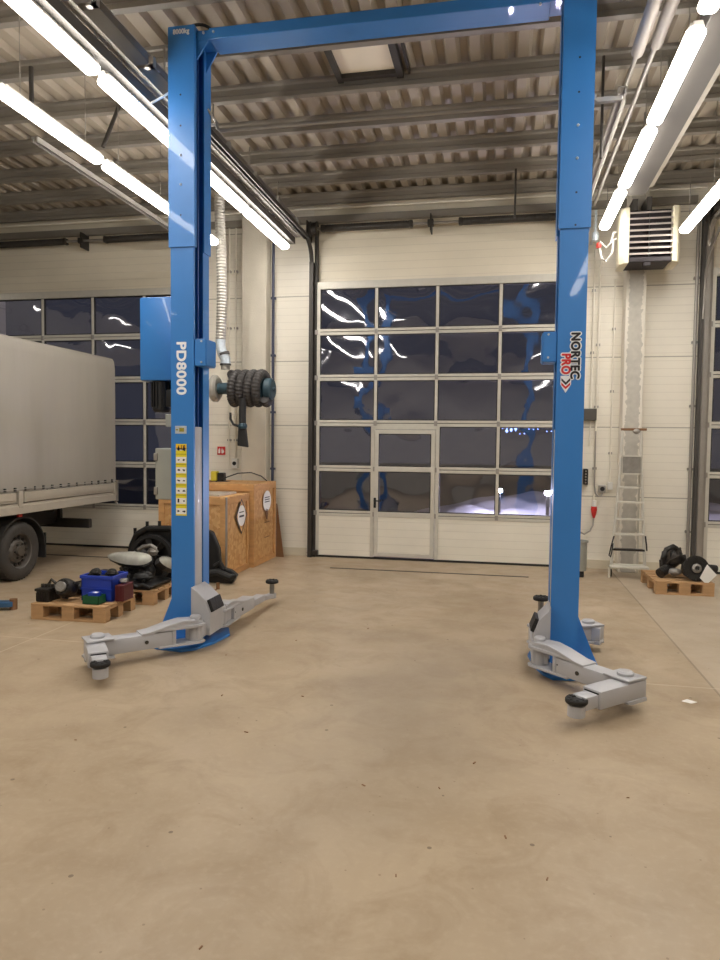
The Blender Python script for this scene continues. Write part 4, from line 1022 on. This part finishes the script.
t = thing('engine_undertray', 'black plastic undertray folded on the second pallet', 'car panel', (-3.7, 6.45, PT))
b = B(); b.prism([(-4.0, PT), (-3.35, PT), (-3.32, PT+.04), (-3.45, PT+.06), (-3.6, PT+.055), (-3.8, PT+.062), (-3.95, PT+.05)], 6.25, 6.7, 'y', .01); b.make('panel', 'black', t)
b = B()
for k in range(5): b.tube([(-3.98+k*.13, 6.24, PT+.03), (-3.93+k*.13, 6.235, PT+.06), (-3.86+k*.13, 6.24, PT+.03)], .014, 8)
b.make('edge_lip', 'rubber', t, smooth=True)
for i, (x_, y_, z_, s_, l) in enumerate(((-3.9, 6.36, PT+.095, .95, 'crumpled black part under the big headlamp'), (-3.69, 6.34, PT+.095, .85, 'black bracket below the headlamp, centre of the heap'), (-3.47, 6.36, PT+.095, .95, 'black hose fitting next to the left blue post'), (-3.74, 6.6, PT+.115, 1.1, 'black housing behind the headlamp'))):
    greas('car_part', l, (x_, y_), 'car part', 50+i, s_, 7, 'black', base=z_-.03, flat=.65)
# big black shroud behind
t = thing('fan_shroud', 'large black fan shroud standing behind the pallets', 'fan shroud', (-3.9, 7.25, 0))
SH = (-3.84, 7.25, .3)
b = B()
prof = []
pts = [(-4.1, .0), (-4.14, .2), (-4.09, .42), (-4.03, .55), (-3.9, .62), (-3.62, .63), (-3.42, .56), (-3.38, .0)]
n = len(pts)
for i in range(n-1): b.tube([(pts[i][0], 7.24, pts[i][1]), (pts[i+1][0], 7.24, pts[i+1][1])], .035, 8)
b.prism(pts, 7.26, 7.3, 'y', .004)
b.make('shroud_frame', 'black', t)
b = B(); b.lathe([(.22, -.03), (.26, -.03), (.26, .03), (.22, .03)], 40, org=(-3.82, 7.2, .3), axis='y', close=True); b.make('ring', 'rubber', t, smooth=True)
b = B(); b.lathe([(0, -.05), (.06, -.05), (.07, .03), (0, .03)], 24, org=(-3.82, 7.2, .3), axis='y')
for k in range(7): b.box(.06, .22, -.03, .03, -.006, .006, .002, Matrix.Translation((-3.82, 7.2, .3)) @ Matrix.Rotation(PI/2, 4, 'X') @ Matrix.Rotation(k*2*PI/7, 4, 'Z') @ Matrix.Rotation(.5, 4, 'X'))
b.make('fan', 'greasy', t, smooth=True)
b = B()
for x_, z_ in ((-4.05, .55), (-3.9, .63), (-3.75, .64), (-3.58, .64)): b.cyl((x_, 7.24, z_), (x_, 7.24, z_+.07), .018, 10)
make_each(b, 'mounting_peg', 'black', t)
b = B(); b.tube([(-3.92, 7.08, .4), (-3.86, 7.07, .44), (-3.76, 7.06, .46), (-3.7, 7.07, .42)], .022, 10); b.blob((-3.75, 7.08, .39), .055, 1.2, .8, .8, seed=4)
b.make('coolant_pipe', 'castalu', t, smooth=True)
b = B(); b.prism([(-3.86, 0), (-3.7, 0), (-3.66, .2), (-3.7, .28), (-3.86, .26)], 6.88, 7.0, 'y', .02); o = b.make('battery_box', 'black', smooth=True); tag(o, 'black box on the floor in front of the fan shroud', 'box')
# black cover against crates, right of the post
t = thing('wheel_arch_liner', 'black plastic liner leaning on the wooden crate behind the left blue post', 'car panel', (-3.1, 7.4, 0))
b = B(); b.prism([(-3.5, 0), (-2.96, 0), (-2.9, .1), (-2.98, .16), (-3.1, .18), (-3.12, .4), (-3.2, .58), (-3.3, .62), (-3.5, .6)], 7.42, 7.5, 'y', .015); b.make('liner', 'black', t)
b = B(); b.tube([(-3.3, 7.38, .1), (-3.1, 7.36, .14), (-2.95, 7.37, .08), (-2.93, 7.4, .1)], .04, 10); b.tube([(-3.15, 7.39, .2), (-3.08, 7.38, .25), (-3.05, 7.39, .17)], .03, 8); b.make('rubber_edge', 'rubber', t, smooth=True)
b = B(); b.cyl((-3.0, 7.12, .0), (-3.0, 7.12, .07), .02, 10); b.tube([(-3.15, 7.08, .008), (-3.05, 7.02, .008), (-2.98, 7.04, .01)], .006, 6); tag(b.make('tube_fitting', 'brown'), 'small brown fitting on the floor before the black liner', 'fitting')

# wooden crates
def crate(x0, x1, y0, y1, z1, label):
    t = thing('wooden_crate', label, 'crate', ((x0+x1)/2, (y0+y1)/2, 0))
    B().box(x0+.02, x1-.02, y0+.02, y1-.02, .0, z1-.02, .003).make('osb_panel', 'osb', t)
    b = B(); w = .07
    for yy in (y0, y1-w): b.box(x1-.02, x1, yy, yy+w, 0, z1-.02, .002)
    b.box(x1-.02, x1, y0+w, y1-w, 0, w, .002); b.box(x1-.02, x1, y0+w, y1-w, z1-.09, z1-.02, .002)
    b.box(x0, x1, y0, y0+.02, z1-.09, z1-.02, .002); b.box(x0, x1, y0, y0+.02, 0, w, .002); b.box(x0, x0+w, y0, y0+.02, w, z1-.09); b.box(x1-w, x1-.02, y0, y0+.02, w, z1-.09)
    make_each(b, 'batten', 'wood2', t)
    B().box(x0, x1, y0, y1, z1-.02, z1, .003).make('lid', 'osb', t)
    return t
c1 = crate(-3.98, -3.13, 7.66, 8.44, .96, 'front wooden crate with a diamond shaped label behind the left blue post')
b = B(); b.box(-3.14, -3.125, 7.66, 7.7, 0, .96, .002); b.make('corner_profile', 'galv', c1)
yc, zc = 8.16, .7
b = B(); b.prism([(yc, zc+.21), (yc-.2, zc), (yc, zc-.23), (yc+.2, zc)], -3.13, -3.1285, 'x'); db = b.make('diamond_border', 'letterk', c1)
b = B(); b.prism([(yc, zc+.185), (yc-.165, zc), (yc, zc-.205), (yc+.165, zc)], -3.1285, -3.1275, 'x'); b.make('diamond_field', 'osb', db)
b = B(); b.prism([(yc+.13*cos(a), zc+.13*sin(a)) for a in [k*2*PI/16 for k in range(16)]], -3.1275, -3.1262, 'x'); lb_ = b.make('paper_label', 'paper', c1)
b = B()
for dz in (.045, .0, -.012): b.box(-3.1262, -3.1255, yc-.08, yc+.08, zc+dz-.006, zc+dz+.006)
b.make('label_print', 'letterk', lb_)
B().box(-3.55, -3.5, 7.655, 7.66, .62, .68).make('round_label', 'paper', c1)
c2 = crate(-4.15, -3.08, 8.47, 9.36, 1.07, 'rear wooden crate with an oval label, against the wall')
yc, zc = 8.98, .82
b = B(); b.prism([(yc+.16*cos(a), zc+.14*sin(a)) for a in [k*2*PI/20 for k in range(20)]], -3.08, -3.0785, 'x'); lb_ = b.make('oval_label', 'paper', c2)
b = B()
for dz in (.05, .02, -.01): b.box(-3.0785, -3.0778, yc-.1, yc+.1, zc+dz-.006, zc+dz+.006)
b.make('label_print', 'letterk', lb_)
b = B(); b.prism([(yc-.06, .66), (yc-.03, .72), (yc+.03, .7), (yc+.05, .64), (yc+.02, .57), (yc-.04, .58)], -3.08, -3.0785, 'x'); b.make('stain_label', 'brown', c2)
b = B(); b.prism([(yc-.1, .54), (yc+.1, .54), (yc+.1, .53), (yc-.1, .53)], -3.08, -3.0785, 'x'); b.prism([(yc-.1, .34), (yc+.1, .34), (yc+.1, .33), (yc-.1, .33)], -3.08, -3.0785, 'x'); b.make('stencil_line', 'brown', c2)
b = B(); b.prism([(-3.08, 0), (-2.97, 0), (-3.07, .75), (-3.08, .75)], 9.37, 9.39, 'y'); tag(b.make('brown_board', 'brown'), 'thin brown board leaning behind the rear wooden crate', 'board')
b = B(); b.box(-3.9, -3.25, 7.75, 8.3, .961, .985, .003); tag(b.make('white_board', 'board'), 'pale board lying on the front wooden crate', 'board')
# tools on the crate
t = thing('tool_charger', 'yellow and black power tool charger on the rear crate', 'charger', (-3.85, 9.0, 1.07))
B().box(-3.86, -3.77, 8.9, 9.0, 1.075, 1.21, .015).make('yellow_body', 'yellowtool', t)
b = B(); b.box(-3.765, -3.67, 8.9, 9.0, 1.075, 1.19, .015)
for k in range(3): b.box(-3.75+k*.03, -3.735+k*.03, 8.895, 8.9, 1.09, 1.18)
b.make('battery', 'black', t)
B().box(-3.9, -3.62, 8.88, 9.02, 1.07, 1.076).make('base', 'black', t)
b = B(); b.tube([(-3.7, 8.7, 1.08), (-3.6, 8.78, 1.13), (-3.45, 8.86, 1.19), (-3.3, 8.95, 1.2), (-3.18, 9.03, 1.15), (-3.12, 9.08, 1.085)], .008, 8); tag(b.make('air_hose', 'black', smooth=True), 'thin black hose arching over the rear wooden crate', 'hose')

# gearbox on right pallet
t = thing('gearbox', 'greasy black gearbox lying on the pallet by the right wall', 'gearbox', (2.05, 8.35, PT))
b = B(); TG = Matrix.Translation((2.1, 8.22, PT+.125)) @ Matrix.Rotation(math.radians(78), 4, 'X') @ Matrix.Rotation(.1, 4, 'Y')
b.lathe([(0, -.16), (.06, -.16), (.1, -.1), (.115, .0), (.135, .06), (.14, .08), (.12, .085), (.05, .07), (.045, .1), (0, .1)], 30, TG)
for k in range(8): b.cyl((.125*cos(k*PI/4), .125*sin(k*PI/4), .08), (.125*cos(k*PI/4), .125*sin(k*PI/4), .095), .012, 8, mtx=TG)
b.make('bell_housing', 'greasy', t, smooth=True)
b = B(); b.lathe([(0, .085), (.05, .085), (.05, .105), (.035, .115), (.025, .115), (.025, .1), (0, .1)], 24, TG); b.make('output_flange', 'castalu', t, smooth=True)
b = B(); b.blob((1.93, 8.45, PT+.2), .12, 1.0, 1.1, .95, .12, seed=9); b.tube([(1.9, 8.4, PT+.1), (1.82, 8.3, PT+.08), (1.76, 8.25, PT+.05)], .055, 12); b.tube([(1.97, 8.45, PT+.3), (1.93, 8.42, PT+.33), (1.86, 8.4, PT+.3), (1.83, 8.4, PT+.2)], .035, 10)
b.make('gear_casing', 'greasy', t, smooth=True, ang=60)
b = B(); rnd = random.Random(41)
for k in range(9):
    a = k*.7; T = Matrix.Translation((1.93+.1*cos(a), 8.42+.1*sin(a), PT+.2+.07*sin(a*1.7))) @ Matrix.Rotation(a, 4, 'Z') @ Matrix.Rotation(rnd.uniform(-.6, .6), 4, 'Y')
    b.box(-.04, .04, -.01, .01, -.045, .045, .003, T)
b.tube([(1.84, 8.36, PT+.12), (1.88, 8.3, PT+.2), (1.97, 8.28, PT+.26), (2.03, 8.3, PT+.22)], .012, 8); b.lathe([(0, 0), (.06, 0), (.06, .02), (.03, .03), (0, .03)], 20, Matrix.Translation((1.94, 8.33, PT+.22)) @ Matrix.Rotation(PI/2, 4, 'X'))
b.make('casing_rib', 'darksteel', t)
b = B(); b.blob((1.92, 8.27, PT+.075), .06, 1.2, .7, .7, .1, seed=2); b.make('side_cover', 'castalu', t, smooth=True)
b = B(); b.tube([(2.15, 8.4, PT+.12), (2.32, 8.45, PT+.1), (2.4, 8.47, PT+.09)], .045, 12); b.make('drive_shaft', 'rubber', t, smooth=True)
b = B(); b.prism([(2.13, PT+.05), (2.2, PT+.2), (2.3, PT+.09), (2.22, PT+.001), (2.18, PT+.001)], 8.078, 8.081, 'y')
tag(b.make('paper_sheet', 'paper'), 'white paper sheet tucked on the gearbox', 'paper')

# rag, neighbour lift arm
b = B(); b.prism([(1.15, 4.66), (1.2, 4.63), (1.24, 4.66), (1.19, 4.7)], .0, .004, 'z'); tag(b.make('paper_scrap', 'paper'), 'small white scrap lying on the floor by the right front arm', 'scrap')
t = thing('lift_arm', 'faded blue lift arm entering at the left picture edge', 'lift arm', (-4.7, 5.6, 0))
b = B(); b.prism([(-5.3, 5.42), (-4.5, 5.72), (-4.47, 5.8), (-4.53, 5.83), (-5.33, 5.56)], .03, .08, 'z', .006); b.box(-5.3, -5.2, 5.4, 5.6, 0, .03); b.make('arm_beam', 'bluearm', t)
b = B(); b.cyl((-4.5, 5.79, 0), (-4.5, 5.79, .1), .035, 18); b.make('pad', 'brown', t, smooth=True)

# floor debris: a few small chips
rnd = random.Random(2); spots = [(190, 704), (38, 745), (352, 739), (418, 738), (472, 786), (378, 829), (508, 820), (590, 923), (262, 908)]
b = B()
for i, (x_, y_) in enumerate([(-1.35, 3.6), (-2.2, 3.3), (-.6, 3.15), (-.25, 3.2), (.05, 2.85), (-.35, 2.5), (.2, 2.6), (.45, 1.9), (-1.2, 4.2), (-.9, 2.0), (.6, 3.3), (1.1, 3.6), (-.1, 3.5), (-1.7, 4.1), (-2.0, 4.9), (-1.6, 5.4), (-1.1, 5.9)]):
    a = rnd.uniform(0, 3); T = Matrix.Translation((x_, y_, 0)) @ Matrix.Rotation(a, 4, 'Z'); s_ = rnd.uniform(.004, .008)
    b.box(-s_*1.6, s_*1.6, -s_*.5, s_*.5, 0, .004, .001, T)
o = b.make('debris', 'brown'); tag(o, 'scattered tiny dark chips of dirt on the floor', 'debris'); o['kind'] = 'stuff'

# ================================================================ TRUCK
TX = -5.3
t = thing('tarpaulin_truck', 'parked flatbed truck with a grey tarpaulin cover at the left', 'truck', (-6.3, 6, 0))
# tarpaulin with eased top edge and shallow folds
n = 90; b = bmesh.new(); rows = []
prof = [(TX, 1.02), (TX, 1.4), (TX, 1.8), (TX, 2.2), (TX, 2.6), (TX-.01, 2.7), (TX-.04, 2.745), (TX-.1, 2.76), (TX-1.05, 2.78), (TX-2.0, 2.76), (TX-2.06, 2.745), (TX-2.09, 2.7), (TX-2.1, 2.6), (TX-2.1, 1.02)]
for i in range(n+1):
    y = 3.2+(8.95-3.2)*i/n; row = []
    for (x_, z_) in prof:
        k = 0
        if abs(x_-TX) < .02 and z_ < 2.6: k = (.03*sin(y*3.1)*sin(y*1.7+1)+.014*sin(y*7+z_*1.5))*min(1, (2.65-z_)*1.5)*min(1, (8.95-y)*3)
        row.append(b.verts.new((x_+k, y, z_)))
    rows.append(row)
for i in range(n):
    for j in range(len(prof)-1): b.faces.new((rows[i][j], rows[i+1][j], rows[i+1][j+1], rows[i][j+1]))
b.faces.new(rows[0]); b.faces.new(rows[-1][::-1]); bmesh.ops.recalc_face_normals(b, faces=b.faces[:])
q = B(); q.bm.free(); q.bm = b; tp = q.make('tarpaulin', 'tarp', t, smooth=True, ang=50)
b = B()
for k in range(34):
    y = 3.4+k*.165; b.box(TX-.005, TX+.018, y-.012, y+.012, 1.03, 1.07, .003)
make_each(b, 'strap_hook', 'black', tp)
b = B(); b.tube([(TX+.02, 3.3, 1.05), (TX+.02, 8.93, 1.05)], .005, 6); b.make('lashing_cord', 'galv', tp)
for a, c in ((3.25, 5.0), (5.08, 6.88), (7.02, 8.9)):
    b = B(); b.box(TX-.02, TX+.012, a, c, .9, 1.015, .004); b.box(TX+.012, TX+.02, a+.02, c-.02, .93, .985, .002); b.make('drop_side', 'board', t)
b = B()
for y in (5.04, 6.95, 8.925): b.box(TX-.03, TX+.02, y-.035, y+.035, .84, 1.03, .004)
make_each(b, 'side_post', 'board', t)
b = B(); b.box(TX-2.08, TX-.0, 3.2, 8.95, .82, .89, .004); b.box(TX-.03, TX+.015, 3.2, 8.95, .77, .86, .004); b.make('bed_floor', 'board', t)
b = B(); b.box(TX-.62, TX-.54, 2.2, 8.46, .5, .77, .006); b.box(TX-1.58, TX-1.5, 2.2, 8.46, .5, .77, .006); b.box(TX-1.6, TX-.5, 8.4, 8.46, .46, .77)
for y in (4, 5.5, 7.7): b.box(TX-2.0, TX-.1, y, y+.06, .72, .79)
b.make('chassis', 'chassis', t)
b = B(); b.box(TX-2.05, TX-.06, 8.38, 8.46, .44, .56, .01); b.make('underrun_bar', 'chassis', t)
def wheel(x, y, sgn=1):
    R = .335
    b = B(); b.lathe([(.2, -.1), (.26, -.115), (.3, -.112), (.325, -.095), (R, -.07), (R, .07), (.325, .095), (.3, .112), (.26, .115), (.2, .1)], 48, org=(x, y, R), axis='x', close=True)
    for k in range(48):
        b.box(-.085, .085, -.007, .007, R-.004, R+.004, 0, Matrix.Translation((x, y, R)) @ Matrix.Rotation(k*2*PI/48, 4, 'X'))
    w = b.make('wheel', 'tyre', t, smooth=True)
    b = B(); b.lathe([(.202, .1), (.19, .09), (.185, .05), (.15, .04), (.11, .075), (.06, .08), (.055, .11), (0, .115), (0, -.05), (.19, -.05), (.202, -.1)], 40, Matrix.Translation((x, y, R)) @ (Matrix.Identity(4) if sgn > 0 else Matrix.Rotation(PI, 4, 'Z')), axis='x')
    r_ = b.make('rim', 'rim', w, smooth=True)
    b = B()
    for k in range(6): a = k*PI/3; b.cyl((x+sgn*.085, y+.085*cos(a), R+.085*sin(a)), (x+sgn*.1, y+.085*cos(a), R+.085*sin(a)), .012, 8)
    for k in range(14): a = k*2*PI/14; b.cyl((x+sgn*.046, y+.155*cos(a), R+.155*sin(a)), (x+sgn*.062, y+.155*cos(a), R+.155*sin(a)), .017, 10)
    make_each(b, 'wheel_bolt', 'chassis', w)
wheel(-5.46, 7.03); wheel(-7.24, 7.03, -1); wheel(-5.5, 3.0); wheel(-7.2, 3.0, -1)
b = B(); b.cyl((-5.56, 7.03, .335), (-7.14, 7.03, .335), .05); b.cyl((-5.6, 3.0, .335), (-7.1, 3.0, .335), .05); make_each(b, 'axle', 'chassis', t)
b = B()
for a0, a1 in ((.02*PI, .98*PI),):
    seg = 18
    for i in range(seg):
        a, c = a0+(a1-a0)*i/seg, a0+(a1-a0)*(i+1)/seg
        b.prism([(7.03+.41*cos(a), .335+.40*sin(a)), (7.03+.41*cos(c), .335+.40*sin(c)), (7.03+.39*cos(c), .335+.38*sin(c)), (7.03+.39*cos(a), .335+.38*sin(a))], -5.6, -5.33, 'x')
b.make('mudguard', 'chassis', t)
b = B(); b.box(-5.6, -5.33, 7.43, 7.45, .2, .5, .003); b.make('mud_flap', 'rubber', t)
b = B(); b.box(-5.33, -5.3, 6.93, 6.99, .735, .765, .006); b.make('marker_lamp', 'redlens', t)
b = B(); b.box(TX-.03, TX+.02, 8.93, 8.99, .76, 1.05, .004); b.tube([(TX-.01, 8.9, .8), (TX, 8.97, .74), (TX+.01, 8.97, .72)], .014, 8); b.make('corner_latch', 'galv', t)
b = B(); b.prism([(1.2, .35), (1.15, .95), (1.45, 1.15), (1.95, 1.85), (3.05, 1.95), (3.1, .35)], -7.25, -5.4, 'x', .05); cabo = b.make('cab', 'vanwhite', t, smooth=True)
b = B(); b.prism([(1.47, 1.19), (1.9, 1.79), (1.885, 1.8), (1.455, 1.2)], -7.1, -5.55, 'x'); b.prism([(1.75, 1.2), (2.05, 1.75), (2.75, 1.8), (2.75, 1.2)], -5.41, -5.395, 'x'); b.make('cab_window', 'wind', cabo)

# ================================================================ WORLD, CAMERA
w = bpy.data.worlds.new('world'); SC.world = w; w.use_nodes = True
bgn = w.node_tree.nodes['Background']; bgn.inputs[0].default_value = (.075, .082, .12, 1); bgn.inputs[1].default_value = .35

F, YAW, PITCH, ROLL = 700.166, -1.98434808e-01, -5.14428185e-02, -1.10211314e-02
fw = Vector((sin(YAW)*cos(PITCH), cos(YAW)*cos(PITCH), sin(PITCH))); rt = Vector((cos(YAW), -sin(YAW), 0)); dn = fw.cross(rt)
r2 = rt*cos(ROLL)+dn*sin(ROLL); d2 = -rt*sin(ROLL)+dn*cos(ROLL); up = -d2
cam = bpy.data.cameras.new('camera'); co = bpy.data.objects.new('camera', cam); COL.objects.link(co)
cam.sensor_fit = 'VERTICAL'; cam.sensor_height = 24; cam.lens = F/960*24; cam.clip_start = .05; cam.clip_end = 200
co.matrix_world = Matrix(((r2.x, up.x, -fw.x, 0), (r2.y, up.y, -fw.y, 0), (r2.z, up.z, -fw.z, 1.6), (0, 0, 0, 1)))
SC.camera = co
vs = SC.view_settings; SC.display_settings.display_device = 'sRGB'
vs.view_transform = 'Standard'; vs.look = 'None'; vs.gamma = 1; vs.use_curve_mapping = False; vs.exposure = 1.1
SC.cycles.use_denoising = True
SC.cycles.max_bounces = 8; SC.cycles.diffuse_bounces = 4; SC.cycles.sample_clamp_indirect = 4
SC.cycles.transparent_max_bounces = 12
